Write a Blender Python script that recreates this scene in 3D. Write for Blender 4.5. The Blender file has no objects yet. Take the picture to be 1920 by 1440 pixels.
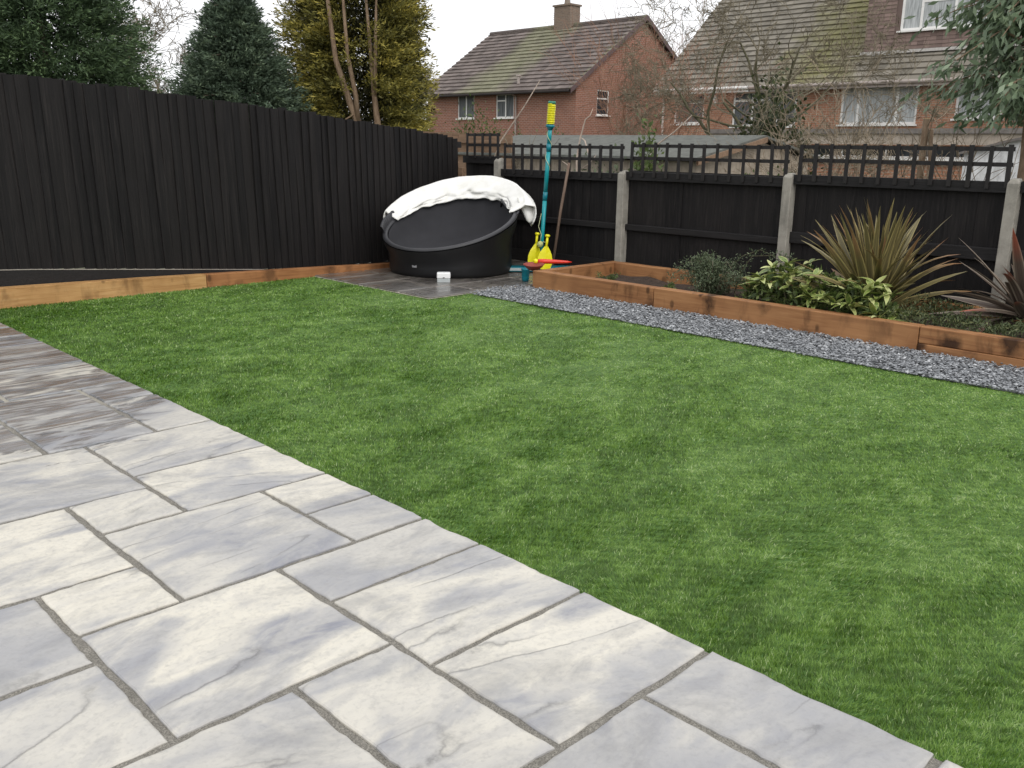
import bpy, math, random
import numpy as np
from mathutils import Vector, Matrix, noise as mnoise

random.seed(7)
RNG = np.random.default_rng(7)
SC = bpy.context.scene
COL = SC.collection

# ------------------------------------------------------------------ camera
cam_d = bpy.data.cameras.new('camera')
cam = bpy.data.objects.new('camera', cam_d)
COL.objects.link(cam)
cam_d.sensor_fit = 'HORIZONTAL'
cam_d.sensor_width = 36.0
cam_d.lens = 1704.2 / 1920.0 * 36.0
cam_d.clip_start = 0.05
cam_d.clip_end = 2000.0
CR = Vector((0.71536563, -0.69864391, 0.012194))
CU = Vector((0.16921483, 0.19014385, 0.96706342))
CF = Vector((0.67795158, 0.68974053, -0.25424329))
cam.matrix_world = Matrix(((CR.x, CU.x, -CF.x, 0.0), (CR.y, CU.y, -CF.y, 0.0), (CR.z, CU.z, -CF.z, 1.3), (0, 0, 0, 1)))
SC.camera = cam

# ------------------------------------------------------------------ sky (overcast) and sun
W = bpy.data.worlds.new('World')
SC.world = W
W.use_nodes = True
wn = W.node_tree
wn.nodes.clear()
SUN_EL, SUN_AZ = math.radians(42), math.radians(200)
sky = wn.nodes.new('ShaderNodeTexSky')
sky.sky_type = 'NISHITA'
sky.sun_disc = False
sky.sun_elevation = SUN_EL
sky.sun_rotation = SUN_AZ
sky.air_density = 1.0
sky.dust_density = 4.0
hs = wn.nodes.new('ShaderNodeHueSaturation')
hs.inputs['Saturation'].default_value = 0.10
hs.inputs['Value'].default_value = 1.0
mx = wn.nodes.new('ShaderNodeMixRGB')
mx.inputs[0].default_value = 0.78
mx.inputs[2].default_value = (11.6, 11.7, 12.0, 1)
bg = wn.nodes.new('ShaderNodeBackground')
bg.inputs[1].default_value = 0.115
wo = wn.nodes.new('ShaderNodeOutputWorld')
wn.links.new(sky.outputs[0], hs.inputs['Color'])
wn.links.new(hs.outputs[0], mx.inputs[1])
wn.links.new(mx.outputs[0], bg.inputs[0])
wn.links.new(bg.outputs[0], wo.inputs[0])

sun_d = bpy.data.lights.new('sun', 'SUN')
sun_d.energy = 0.9
sun_d.angle = math.radians(30)
sun_d.color = (1.0, 0.96, 0.9)
sun = bpy.data.objects.new('sun', sun_d)
COL.objects.link(sun)
sdir = Vector((math.sin(SUN_AZ) * math.cos(SUN_EL), math.cos(SUN_AZ) * math.cos(SUN_EL), math.sin(SUN_EL)))
sun.rotation_euler = sdir.to_track_quat('Z', 'Y').to_euler()

SC.view_settings.view_transform = 'Standard'
SC.view_settings.look = 'None'
SC.view_settings.exposure = 0.08
SC.view_settings.gamma = 1.0
SC.view_settings.use_curve_mapping = False
SC.cycles.max_bounces = 6
SC.cycles.use_denoising = True

# ------------------------------------------------------------------ object helpers
def tag(o, label=None, cat=None, group=None, kind=None):
    if label: o['label'] = label
    if cat: o['category'] = cat
    if group: o['group'] = group
    if kind: o['kind'] = kind
    return o

def empty(name, loc=(0, 0, 0), rz=0.0, **k):
    o = bpy.data.objects.new(name, None)
    COL.objects.link(o)
    o.location = loc
    o.rotation_euler = (0, 0, rz)
    o.empty_display_size = 0.1
    return tag(o, **k)

def link(name, me, parent=None, loc=(0, 0, 0), rot=(0, 0, 0), sc=(1, 1, 1)):
    o = bpy.data.objects.new(name, me)
    COL.objects.link(o)
    o.location, o.rotation_euler, o.scale = loc, rot, sc
    if parent: o.parent = parent
    return o

class MB:
    """collects vertices and faces, with optional uv per face corner"""
    def __init__(s): s.v, s.f, s.uv = [], [], []
    def add(s, vs, fs):
        b = len(s.v); s.v += [tuple(p) for p in vs]; s.f += [tuple(i + b for i in f) for f in fs]
        return s
    def box(s, x0, x1, y0, y1, z0, z1, M=None):
        vs = [(x, y, z) for z in (z0, z1) for y in (y0, y1) for x in (x0, x1)]
        if M is not None: vs = [M @ Vector(p) for p in vs]
        return s.add(vs, [(0, 2, 3, 1), (4, 5, 7, 6), (0, 1, 5, 4), (2, 6, 7, 3), (0, 4, 6, 2), (1, 3, 7, 5)])
    def tube(s, pts, rads, n=6, cap=True):
        pts = [Vector(p) for p in pts]
        b = len(s.v); K = len(pts)
        up = None
        for i, p in enumerate(pts):
            t = (pts[min(i + 1, K - 1)] - pts[max(i - 1, 0)])
            t = t.normalized() if t.length > 1e-9 else Vector((0, 0, 1))
            if up is None: up = t.orthogonal().normalized()
            else:
                up = up - t * up.dot(t)
                up = up.normalized() if up.length > 1e-6 else t.orthogonal().normalized()
            w = t.cross(up)
            for j in range(n):
                a = 2 * math.pi * j / n
                s.v.append(tuple(p + (up * math.cos(a) + w * math.sin(a)) * rads[i]))
        for i in range(K - 1):
            for j in range(n):
                j2 = (j + 1) % n
                s.f.append((b + i * n + j, b + i * n + j2, b + (i + 1) * n + j2, b + (i + 1) * n + j))
        if cap:
            s.f.append(tuple(b + j for j in reversed(range(n))))
            s.f.append(tuple(b + (K - 1) * n + j for j in range(n)))
        return s
    def lathe(s, prof, n=24, M=None):
        b = len(s.v)
        for (r, z) in prof:
            for j in range(n):
                a = 2 * math.pi * j / n
                p = Vector((r * math.cos(a), r * math.sin(a), z))
                if M is not None: p = M @ p
                s.v.append(tuple(p))
        for i in range(len(prof) - 1):
            for j in range(n):
                j2 = (j + 1) % n
                s.f.append((b + i * n + j, b + i * n + j2, b + (i + 1) * n + j2, b + (i + 1) * n + j))
        s.f.append(tuple(b + j for j in reversed(range(n))))
        s.f.append(tuple(b + (len(prof) - 1) * n + j for j in range(n)))
        return s
    def mesh(s, name, mat, smooth=False):
        me = bpy.data.meshes.new(name)
        me.from_pydata(s.v, [], s.f)
        if mat: me.materials.append(mat)
        if smooth:
            me.polygons.foreach_set('use_smooth', [True] * len(me.polygons))
        me.update()
        return me
    def obj(s, name, mat, parent=None, smooth=False, **k):
        return link(name, s.mesh(name, mat, smooth), parent, **k)

def bevel(o, w=0.004, seg=2):
    m = o.modifiers.new('bevel', 'BEVEL'); m.width = w; m.segments = seg; m.limit_method = 'ANGLE'
    return o

def boxuv(me, s=1.0):
    """planar uv in metres, by face normal"""
    uvl = me.uv_layers.new(name='UVMap')
    for p in me.polygons:
        n = p.normal
        ax = max(range(3), key=lambda i: abs(n[i]))
        for li in p.loop_indices:
            c = me.vertices[me.loops[li].vertex_index].co
            uvl.data[li].uv = ((c.y, c.z) if ax == 0 else (c.x, c.z) if ax == 1 else (c.x, c.y))
    return me

def npmesh(name, verts, k, mat, attrs=None, smooth=False):
    """verts (N,k,3): N separate k-gons"""
    N = verts.shape[0]
    me = bpy.data.meshes.new(name)
    me.vertices.add(N * k)
    me.vertices.foreach_set('co', verts.astype(np.float32).ravel())
    me.loops.add(N * k)
    me.loops.foreach_set('vertex_index', np.arange(N * k, dtype=np.int32))
    me.polygons.add(N)
    me.polygons.foreach_set('loop_start', np.arange(0, N * k, k, dtype=np.int32))
    if smooth: me.polygons.foreach_set('use_smooth', np.ones(N, dtype=bool))
    if attrs:
        for an, av in attrs.items():
            a = me.attributes.new(an, 'FLOAT', 'POINT')
            a.data.foreach_set('value', np.repeat(av.astype(np.float32), k) if av.shape[0] == N else av.astype(np.float32))
    me.materials.append(mat)
    me.update(calc_edges=True)
    me.validate()
    return me

# ------------------------------------------------------------------ material helpers
class NT:
    def __init__(s, name):
        s.m = bpy.data.materials.new(name); s.m.use_nodes = True
        s.t = s.m.node_tree; s.t.nodes.clear()
        s.out = s.t.nodes.new('ShaderNodeOutputMaterial')
        s.b = s.t.nodes.new('ShaderNodeBsdfPrincipled')
        s.t.links.new(s.b.outputs[0], s.out.inputs[0])
    def set(s, sock, val):
        if isinstance(val, bpy.types.NodeSocket): s.t.links.new(val, sock)
        else:
            if isinstance(val, tuple) and len(val) == 3 and sock.type == 'RGBA': val = (*val, 1)
            sock.default_value = val
    def n(s, typ, ins=None, **props):
        nd = s.t.nodes.new(typ)
        for k, v in props.items(): setattr(nd, k, v)
        for k, v in (ins or {}).items(): s.set(nd.inputs[k], v)
        return nd
    def P(s, **k):
        for kk, v in k.items(): s.set(s.b.inputs[kk.replace('_', ' ')], v)
    def coord(s, which='Object', scale=(1, 1, 1), rot=(0, 0, 0), offset=None):
        if which == 'World': c = s.n('ShaderNodeNewGeometry').outputs['Position']
        else: c = s.n('ShaderNodeTexCoord').outputs[which]
        if offset is not None: c = s.n('ShaderNodeVectorMath', {0: c, 1: offset}, operation='ADD').outputs[0]
        return s.n('ShaderNodeMapping', {'Vector': c, 'Scale': scale, 'Rotation': rot}).outputs[0]
    def noise(s, vec, scale=5, detail=4, rough=0.55, dist=0.0):
        return s.n('ShaderNodeTexNoise', {'Vector': vec, 'Scale': scale, 'Detail': detail, 'Roughness': rough, 'Distortion': dist}).outputs[0]
    def ramp(s, fac, stops):
        r = s.n('ShaderNodeValToRGB', {'Fac': fac})
        e = r.color_ramp.elements
        while len(e) < len(stops): e.new(0.5)
        for el, (p, c) in zip(e, stops):
            el.position = p; el.color = (*c, 1) if isinstance(c, tuple) else (c, c, c, 1)
        return r.outputs[0]
    def mix(s, fac, a, b, mode='MIX'):
        return s.n('ShaderNodeMixRGB', {0: fac, 1: a, 2: b}, blend_type=mode).outputs[0]
    def math(s, op, a, b=0.0):
        return s.n('ShaderNodeMath', {0: a, 1: b}, operation=op).outputs[0]
    def bump(s, h, strength=0.3, dist=0.01, normal=None):
        ins = {'Height': h, 'Strength': strength, 'Distance': dist}
        if normal is not None: ins['Normal'] = normal
        o = s.n('ShaderNodeBump', ins).outputs[0]
        s.set(s.b.inputs['Normal'], o)
        return o
    def rnd(s): return s.n('ShaderNodeObjectInfo').outputs['Random']
    def attr(s, name): return s.n('ShaderNodeAttribute', attribute_name=name).outputs['Fac']
    def sep(s, v):
        q = s.n('ShaderNodeSeparateXYZ', {0: v}); return q.outputs

def simple(name, col, rough=0.5, spec=0.5, var=0.15, scale=20, bump=0.0, metal=0.0, detail=4):
    t = NT(name)
    c = t.coord('Object')
    nz = t.noise(c, scale, detail)
    lo = tuple(x * (1 - var) for x in col); hi = tuple(min(1, x * (1 + var)) for x in col)
    t.P(Base_Color=t.ramp(nz, [(0.3, lo), (0.7, hi)]), Roughness=rough, Specular_IOR_Level=spec, Metallic=metal)
    if bump: t.bump(nz, bump, 0.005)
    return t.m

# ---- patio slabs
def m_slab(name, cream, grey, blue, wetc, wet_on=True, base_wet=0.0):
    t = NT(name)
    r = t.rnd()
    off = t.n('ShaderNodeCombineXYZ', {0: t.math('MULTIPLY', r, 37.0), 1: t.math('MULTIPLY', r, 91.0), 2: t.math('MULTIPLY', r, 13.0)}).outputs[0]
    ang = t.math('MULTIPLY', t.math('SUBTRACT', r, 0.5), 0.9)
    pos = t.n('ShaderNodeNewGeometry').outputs['Position']
    base = t.n('ShaderNodeVectorMath', {0: pos, 1: off}, operation='ADD').outputs[0]
    rot = t.n('ShaderNodeVectorRotate', {'Vector': base, 'Angle': ang}, rotation_type='Z_AXIS').outputs[0]
    st = t.n('ShaderNodeMapping', {'Vector': rot, 'Scale': (1.0, 2.1, 1.0)}).outputs[0]
    big = t.noise(st, 1.5, 4, 0.5, 0.9)
    mid = t.noise(st, 4.2, 6, 0.62, 0.5)
    fine = t.noise(base, 60, 5, 0.65)
    c1 = t.ramp(big, [(0.35, blue), (0.46, grey), (0.555, cream), (0.62, tuple(x * 1.08 for x in cream)), (0.72, cream)])
    c2 = t.ramp(mid, [(0.34, grey), (0.5, cream), (0.62, blue)])
    col = t.mix(0.30, c1, c2)
    col = t.mix(t.math('MULTIPLY', t.math('MAXIMUM', t.math('SUBTRACT', t.math('FRACT', t.math('MULTIPLY', r, 7.31)), 0.35), 0.0), 0.95), col, tuple(x * 0.97 for x in grey))
    cl = t.noise(t.n('ShaderNodeMapping', {'Vector': rot, 'Scale': (1.0, 1.6, 1.0), 'Location': (1, 5, 2)}).outputs[0], 3.0, 8, 0.68, 0.6)
    col = t.mix(t.ramp(cl, [(0.35, 0.45), (0.50, 0.0)]), col, tuple(x * 0.62 for x in grey))
    col = t.mix(t.ramp(fine, [(0.35, 0.22), (0.5, 0.0)]), col, tuple(x * 0.6 for x in grey))
    # thin riven veins: the zero crossing of a stretched noise
    vn = t.noise(t.n('ShaderNodeMapping', {'Vector': rot, 'Scale': (0.55, 3.6, 1.0), 'Location': (3, 8, 1)}).outputs[0], 0.9, 2, 0.4, 0.0)
    vn = t.math('ADD', vn, t.math('MULTIPLY', t.math('SUBTRACT', t.noise(rot, 9.0, 5, 0.65), 0.5), 0.05))
    vd = t.math('ABSOLUTE', t.math('SUBTRACT', vn, 0.5))
    gate = t.ramp(t.noise(st, 2.6, 2), [(0.45, 0.0), (0.58, 1.0)])
    vein = t.math('MULTIPLY', t.ramp(vd, [(0.0, 1.0), (0.006, 0.0)]), gate)
    col = t.mix(t.math('MULTIPLY', vein, 0.62), col, tuple(x * 0.33 for x in grey))
    edge2 = t.math('MULTIPLY', t.ramp(t.math('SUBTRACT', vn, 0.5), [(0.0, 0.0), (0.001, 1.0), (0.05, 0.0)]), gate)
    col = t.mix(t.math('MULTIPLY', edge2, 0.3), col, grey)
    rough = t.ramp(mid, [(0.3, 0.28), (0.7, 0.46)])
    hgt = t.math('ADD', t.math('MULTIPLY', mid, 0.7), t.math('MULTIPLY', fine, 0.16))
    hgt = t.math('SUBTRACT', hgt, t.math('MULTIPLY', vein, 0.25))
    if wet_on:
        s3 = t.sep(pos)
        wn_ = t.noise(t.n('ShaderNodeMapping', {'Vector': pos, 'Scale': (1.0, 2.6, 1.0)}).outputs[0], 2.4, 6, 0.65, 0.8)
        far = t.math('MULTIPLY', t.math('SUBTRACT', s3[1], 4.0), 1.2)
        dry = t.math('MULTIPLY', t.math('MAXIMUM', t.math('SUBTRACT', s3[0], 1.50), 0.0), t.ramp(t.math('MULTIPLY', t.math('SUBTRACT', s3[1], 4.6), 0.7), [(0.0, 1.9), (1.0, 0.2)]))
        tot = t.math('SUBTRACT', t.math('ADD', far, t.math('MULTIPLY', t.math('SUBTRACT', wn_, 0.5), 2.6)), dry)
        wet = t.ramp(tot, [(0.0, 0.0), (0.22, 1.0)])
        if base_wet: wet = t.math('MAXIMUM', wet, base_wet)
        wcol = t.ramp(t.math('ADD', t.math('MULTIPLY', mid, 0.6), t.math('MULTIPLY', big, 0.4)), [(0.36, tuple(x * 0.5 for x in wetc)), (0.5, wetc), (0.62, tuple(min(1, x * 1.7) for x in wetc))])
        rip = t.noise(t.n('ShaderNodeMapping', {'Vector': pos, 'Scale': (0.8, 4.6, 1.0), 'Rotation': (0, 0, 0.10)}).outputs[0], 2.6, 6, 0.62, 1.3)
        hollow = t.ramp(t.math('ADD', rip, t.math('MULTIPLY', t.math('SUBTRACT', wn_, 0.5), -0.35)), [(0.46, 1.0), (0.60, 0.12)])
        wet = t.math('MULTIPLY', wet, hollow)
        col = t.mix(t.math('MULTIPLY', wet, 0.9), col, wcol)
        rough = t.mix(wet, rough, (0.3, 0.3, 0.3))
        cb = t.n('ShaderNodeBump', {'Height': rip, 'Strength': 1.0, 'Distance': 0.022}).outputs[0]
        t.P(Coat_Weight=t.math('MULTIPLY', wet, t.ramp(wn_, [(0.38, 0.5), (0.48, 1.0)])), Coat_Roughness=0.04, Coat_IOR=1.75)
        t.set(t.b.inputs['Coat Normal'], cb)
    t.P(Base_Color=col, Roughness=rough, Specular_IOR_Level=0.5)
    t.bump(hgt, 0.42, 0.012)
    return t.m

MAT = {}
MAT['slab'] = m_slab('riven_slab', (0.640, 0.603, 0.515), (0.355, 0.352, 0.355), (0.225, 0.232, 0.268), (0.112, 0.120, 0.130))
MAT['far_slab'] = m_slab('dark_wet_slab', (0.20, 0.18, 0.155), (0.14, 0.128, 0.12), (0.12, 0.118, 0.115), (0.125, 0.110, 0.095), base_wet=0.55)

def m_mortar(name, col):
    t = NT(name)
    c = t.coord('World')
    a = t.noise(c, 260, 3, 0.7); b = t.noise(c, 18, 3)
    cc = t.ramp(a, [(0.3, tuple(x * 0.45 for x in col)), (0.5, col), (0.7, tuple(min(1, x * 1.7) for x in col))])
    yy = t.sep(c)[1]
    cc = t.mix(t.ramp(t.math('MULTIPLY', t.math('SUBTRACT', yy, 4.4), 0.8), [(0.0, 0.0), (1.0, 0.9)]), cc, (0.62, 0.58, 0.48))
    t.P(Base_Color=t.mix(t.ramp(b, [(0.4, 0.0), (0.7, 0.35)]), cc, tuple(x * 0.5 for x in col)), Roughness=0.9, Specular_IOR_Level=0.2)
    t.bump(t.math('ADD', a, b), 0.8, 0.006)
    return t.m
MAT['mortar'] = m_mortar('joint_mortar', (0.25, 0.235, 0.205))
MAT['pale_mortar'] = m_mortar('pale_mortar', (0.33, 0.31, 0.26))

def m_grass(name):
    t = NT(name)
    v = t.attr('v'); h = t.attr('h')
    pos = t.coord('World')
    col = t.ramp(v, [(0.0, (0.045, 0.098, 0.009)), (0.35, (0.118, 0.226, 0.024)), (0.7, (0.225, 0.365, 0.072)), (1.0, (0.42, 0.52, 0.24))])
    big = t.noise(t.n('ShaderNodeMapping', {'Vector': pos, 'Scale': (1.0, 1.7, 1.0)}).outputs[0], 1.6, 4, 0.6)
    col = t.mix(t.ramp(big, [(0.46, 0.0), (0.74, 0.18)]), col, (0.30, 0.44, 0.17))
    t.P(Base_Color=col, Roughness=0.42, Specular_IOR_Level=0.35)
    tr = t.n('ShaderNodeBsdfTranslucent', {'Color': col})
    ms = t.n('ShaderNodeMixShader', {0: 0.25, 1: t.b.outputs[0], 2: tr.outputs[0]})
    t.t.links.new(ms.outputs[0], t.out.inputs[0])
    return t.m
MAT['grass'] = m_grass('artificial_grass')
t = NT('turf_backing'); c = t.coord('World')
t.P(Base_Color=t.ramp(t.noise(c, 90, 4, 0.7), [(0.3, (0.05, 0.12, 0.022)), (0.7, (0.11, 0.22, 0.045))]), Roughness=0.8)
MAT['turf'] = t.m

def m_wood(name, lo, mid, hi, rough=0.7, axis=0, knots=0.0, grain=22, bump=0.3, spec=0.3, use_rnd=True):
    t = NT(name)
    sc = [grain, grain, grain]; sc[axis] = grain * 0.06
    r = t.rnd()
    off = t.n('ShaderNodeCombineXYZ', {0: t.math('MULTIPLY', r, 17.0), 1: t.math('MULTIPLY', r, 31.0), 2: t.math('MULTIPLY', r, 23.0)}).outputs[0]
    c = t.coord('Object', tuple(sc), offset=off)
    g = t.noise(c, 1.0, 5, 0.6, 0.6)
    col = t.ramp(g, [(0.3, lo), (0.5, mid), (0.72, hi)])
    c2 = t.coord('Object', (1, 1, 1), offset=off)
    b = t.noise(c2, 3.0, 3)
    col = t.mix(t.ramp(b, [(0.4, 0.0), (0.7, 0.5)]), col, lo)
    if use_rnd:
        col = t.mix(t.math('MULTIPLY', r, 0.35), col, hi)
    if knots:
        ks = [1.9, 1.9, 1.9]; ks[axis] = 3.1
        ck = t.coord('Object', tuple(ks), offset=off)
        vo = t.n('ShaderNodeTexVoronoi', {'Vector': ck, 'Scale': 1.0, 'Randomness': 1.0})
        kd = t.math('ADD', vo.outputs['Distance'], t.math('MULTIPLY', t.noise(c2, 13, 4, 0.65), 0.36))
        km = t.ramp(kd, [(0.30, 1.0), (0.46, 0.0)])
        col = t.mix(t.math('MULTIPLY', km, knots), col, tuple(x * 0.22 for x in lo))
        sl = t.n('ShaderNodeTexVoronoi', {'Vector': t.n('ShaderNodeVectorMath', {0: ck, 1: (5.3, 2.1, 7.7)}, operation='ADD').outputs[0], 'Scale': 2.3})
        col = t.mix(t.math('MULTIPLY', t.ramp(sl.outputs['Distance'], [(0.1, 1.0), (0.18, 0.0)]), knots * 0.8), col, tuple(x * 0.2 for x in lo))
        sc3 = [5.0, 5.0, 5.0]; sc3[2] = 1.6
        st = t.noise(t.coord('Object', tuple(sc3), offset=off), 1.0, 5, 0.62, 0.4)
        col = t.mix(t.ramp(st, [(0.53, 0.0), (0.66, 0.8 * knots)]), col, tuple(x * 0.40 for x in lo))
        w2 = t.noise(c2, 2.1, 3)
        col = t.mix(t.ramp(w2, [(0.5, 0.0), (0.7, 0.45)]), col, tuple(min(1, x * 1.25) for x in hi))
    t.P(Base_Color=col, Roughness=rough, Specular_IOR_Level=spec)
    t.bump(g, bump, 0.006)
    return t.m
MAT['black_wood'] = m_wood('black_painted_wood', (0.0055, 0.0050, 0.0054), (0.0098, 0.0088, 0.0092), (0.025, 0.0215, 0.0205), 0.66, 2, 0.0, 42, 0.9, 0.22)
MAT['black_rail'] = m_wood('black_painted_rail', (0.008, 0.0074, 0.0078), (0.0118, 0.0108, 0.0112), (0.021, 0.019, 0.019), 0.6, 1, 0.0, 60, 0.5, 0.3)
MAT['trellis'] = m_wood('trellis_wood', (0.0095, 0.0082, 0.0082), (0.015, 0.013, 0.0128), (0.026, 0.023, 0.022), 0.6, 2, 0.0, 60, 0.4, 0.35)
MAT['sleeper'] = m_wood('orange_sleeper', (0.165, 0.068, 0.028), (0.285, 0.130, 0.052), (0.39, 0.20, 0.086), 0.6, 1, 0.95, 34, 0.3)
MAT['sleeper_x'] = m_wood('orange_sleeper_cross', (0.165, 0.068, 0.028), (0.275, 0.124, 0.050), (0.38, 0.19, 0.082), 0.55, 0, 0.85, 34, 0.3)
MAT['tan'] = m_wood('tan_sleeper', (0.30, 0.15, 0.052), (0.47, 0.26, 0.10), (0.56, 0.34, 0.15), 0.6, 0, 0.7, 34, 0.3)
MAT['redtan'] = m_wood('red_tan_sleeper', (0.19, 0.075, 0.028), (0.31, 0.135, 0.05), (0.40, 0.19, 0.08), 0.6, 0, 0.75, 34, 0.3)
MAT['brown_wood'] = m_wood('brown_pole_wood', (0.10, 0.065, 0.045), (0.17, 0.115, 0.085), (0.24, 0.17, 0.13), 0.6, 2, 0.0, 60, 0.3)
MAT['rawwood'] = m_wood('raw_cut_wood', (0.22, 0.2, 0.17), (0.34, 0.31, 0.27), (0.45, 0.42, 0.37), 0.8, 0, 0.0, 40, 0.2)
MAT['fence_brown'] = m_wood('brown_fence_wood', (0.13, 0.08, 0.05), (0.22, 0.14, 0.09), (0.3, 0.2, 0.13), 0.7, 1, 0.0, 40, 0.3)

def m_concrete(name, col):
    t = NT(name); c = t.coord('Object')
    a = t.noise(c, 9, 6, 0.65); b = t.noise(t.coord('Object', (14, 14, 1.5)), 1.5, 4); f = t.noise(c, 140, 3)
    cc = t.ramp(a, [(0.3, tuple(x * 0.68 for x in col)), (0.55, col), (0.75, tuple(x * 1.2 for x in col))])
    cc = t.mix(t.ramp(b, [(0.5, 0.0), (0.75, 0.5)]), cc, tuple(x * 0.5 for x in col))
    t.P(Base_Color=cc, Roughness=0.9, Specular_IOR_Level=0.2)
    t.bump(t.math('ADD', a, t.math('MULTIPLY', f, 0.4)), 0.5, 0.006)
    return t.m
MAT['concrete'] = m_concrete('post_concrete', (0.33, 0.31, 0.27))
MAT['render'] = m_concrete('pale_render', (0.50, 0.43, 0.36))
MAT['beige'] = m_concrete('beige_boards', (0.42, 0.36, 0.29))
MAT['felt'] = m_concrete('roof_felt', (0.15, 0.155, 0.14))
MAT['white_wall'] = m_concrete('white_painted_wall', (0.80, 0.80, 0.80))
MAT['flat_roof'] = m_concrete('flat_roof_felt', (0.22, 0.20, 0.185))

def m_brick(name, a, b, mort):
    t = NT(name)
    uv = t.n('ShaderNodeTexCoord').outputs['UV']
    bk = t.n('ShaderNodeTexBrick', {'Vector': uv, 'Color1': a, 'Color2': b, 'Mortar': mort, 'Scale': 1.0, 'Mortar Size': 0.010, 'Mortar Smooth': 0.2, 'Bias': 0.0, 'Brick Width': 0.225, 'Row Height': 0.075})
    nz = t.noise(uv, 0.9, 5, 0.6); n2 = t.noise(uv, 14, 3)
    col = t.mix(t.ramp(nz, [(0.4, 0.0), (0.75, 0.4)]), bk.outputs[0], tuple(x * 0.55 for x in a))
    col = t.mix(t.ramp(n2, [(0.35, 0.3), (0.55, 0.0)]), col, tuple(x * 0.5 for x in b))
    t.P(Base_Color=col, Roughness=0.85, Specular_IOR_Level=0.2)
    t.bump(t.math('SUBTRACT', 1.0, bk.outputs['Fac']), 0.5, 0.01)
    return t.m
MAT['brick_red'] = m_brick('red_brick', (0.345, 0.150, 0.098), (0.255, 0.118, 0.084), (0.38, 0.30, 0.25))
MAT['brick_orange'] = m_brick('orange_brick', (0.47, 0.230, 0.138), (0.35, 0.170, 0.108), (0.44, 0.34, 0.27))
MAT['brick_chim'] = m_brick('brown_chimney_brick', (0.25, 0.185, 0.14), (0.19, 0.145, 0.115), (0.26, 0.22, 0.18))

def m_tiles(name, base, moss, mossfun):
    t = NT(name)
    pos = t.coord('World')
    v = t.attr('v')
    col = t.ramp(v, [(0.0, tuple(x * 0.72 for x in base)), (0.5, base), (1.0, tuple(x * 1.3 for x in base))])
    sp = t.noise(pos, 7, 5, 0.7)
    col = t.mix(t.ramp(sp, [(0.55, 0.0), (0.75, 0.5)]), col, (0.20, 0.18, 0.13))
    s3 = t.sep(pos)
    m = mossfun(t, s3, pos)
    mcol = t.ramp(t.noise(pos, 3, 4), [(0.3, tuple(x * 0.6 for x in moss)), (0.7, moss)])
    col = t.mix(m, col, mcol)
    t.P(Base_Color=col, Roughness=0.8, Specular_IOR_Level=0.25)
    t.bump(sp, 0.4, 0.01)
    return t.m
def mossA(t, s, pos):
    # streak of moss below the chimney and a rim along the verge
    d = t.math('ABSOLUTE', t.math('SUBTRACT', s[1], 32.3))
    n = t.noise(pos, 0.9, 5, 0.65)
    a = t.ramp(t.math('ADD', t.math('MULTIPLY', d, 0.30), t.math('MULTIPLY', t.math('SUBTRACT', n, 0.5), 1.1)), [(0.22, 0.58), (0.60, 0.0)])
    e = t.ramp(t.math('ADD', t.math('MULTIPLY', t.math('SUBTRACT', s[1], 26.6), 1.3), t.math('MULTIPLY', t.math('SUBTRACT', n, 0.5), 1.0)), [(0.2, 0.7), (0.5, 0.0)])
    return t.math('MAXIMUM', a, e)
def mossB(t, s, pos):
    d = t.math('ABSOLUTE', t.math('SUBTRACT', s[1], 15.9))
    n = t.noise(pos, 1.1, 5, 0.65)
    return t.ramp(t.math('ADD', t.math('MULTIPLY', d, 0.22), t.math('MULTIPLY', t.math('SUBTRACT', n, 0.5), 1.3)), [(0.06, 0.8), (0.40, 0.05)])
MAT['tilesA'] = m_tiles('brown_roof_tile', (0.155, 0.128, 0.117), (0.27, 0.28, 0.16), mossA)
MAT['tilesB'] = m_tiles('mossy_roof_tile', (0.19, 0.172, 0.146), (0.225, 0.215, 0.085), mossB)
MAT['hung'] = m_tiles('hung_wall_tile', (0.215, 0.155, 0.135), (0.2, 0.15, 0.13), lambda t, s, p: t.math('MULTIPLY', t.noise(p, 2, 2), 0.2))

MAT['white_frame'] = simple('white_window_frame', (0.78, 0.77, 0.74), 0.4, 0.5, 0.06, 6)
MAT['white_gutter'] = simple('white_gutter', (0.70, 0.69, 0.66), 0.45, 0.5, 0.1, 6)
MAT['grey_gutter'] = simple('grey_gutter', (0.36, 0.31, 0.28), 0.5, 0.4, 0.15, 6)
MAT['barge'] = simple('purple_brown_bargeboard', (0.11, 0.075, 0.075), 0.6, 0.4, 0.15, 6)
MAT['dark_trim'] = simple('dark_eaves', (0.03, 0.024, 0.022), 0.7, 0.3)
t = NT('window_glass'); t.P(Base_Color=(0.03, 0.035, 0.04), Roughness=0.06, Specular_IOR_Level=0.6); MAT['glass'] = t.m
t = NT('net_curtain'); cc = t.coord('Object', (1, 9, 1.0))
t.P(Base_Color=t.ramp(t.noise(cc, 2.2, 3, 0.6), [(0.3, (0.27, 0.29, 0.29)), (0.7, (0.56, 0.58, 0.58))]), Roughness=0.9); MAT['curtain'] = t.m
t = NT('grey_curtain'); cc = t.coord('Object', (1, 8, 0.6))
t.P(Base_Color=t.ramp(t.noise(cc, 2.0, 3, 0.6), [(0.3, (0.055, 0.06, 0.065)), (0.7, (0.16, 0.17, 0.175))]), Roughness=0.9); MAT['curtain_dark'] = t.m
MAT['lead'] = simple('lead_flashing', (0.48, 0.46, 0.43), 0.6, 0.4)

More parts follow.
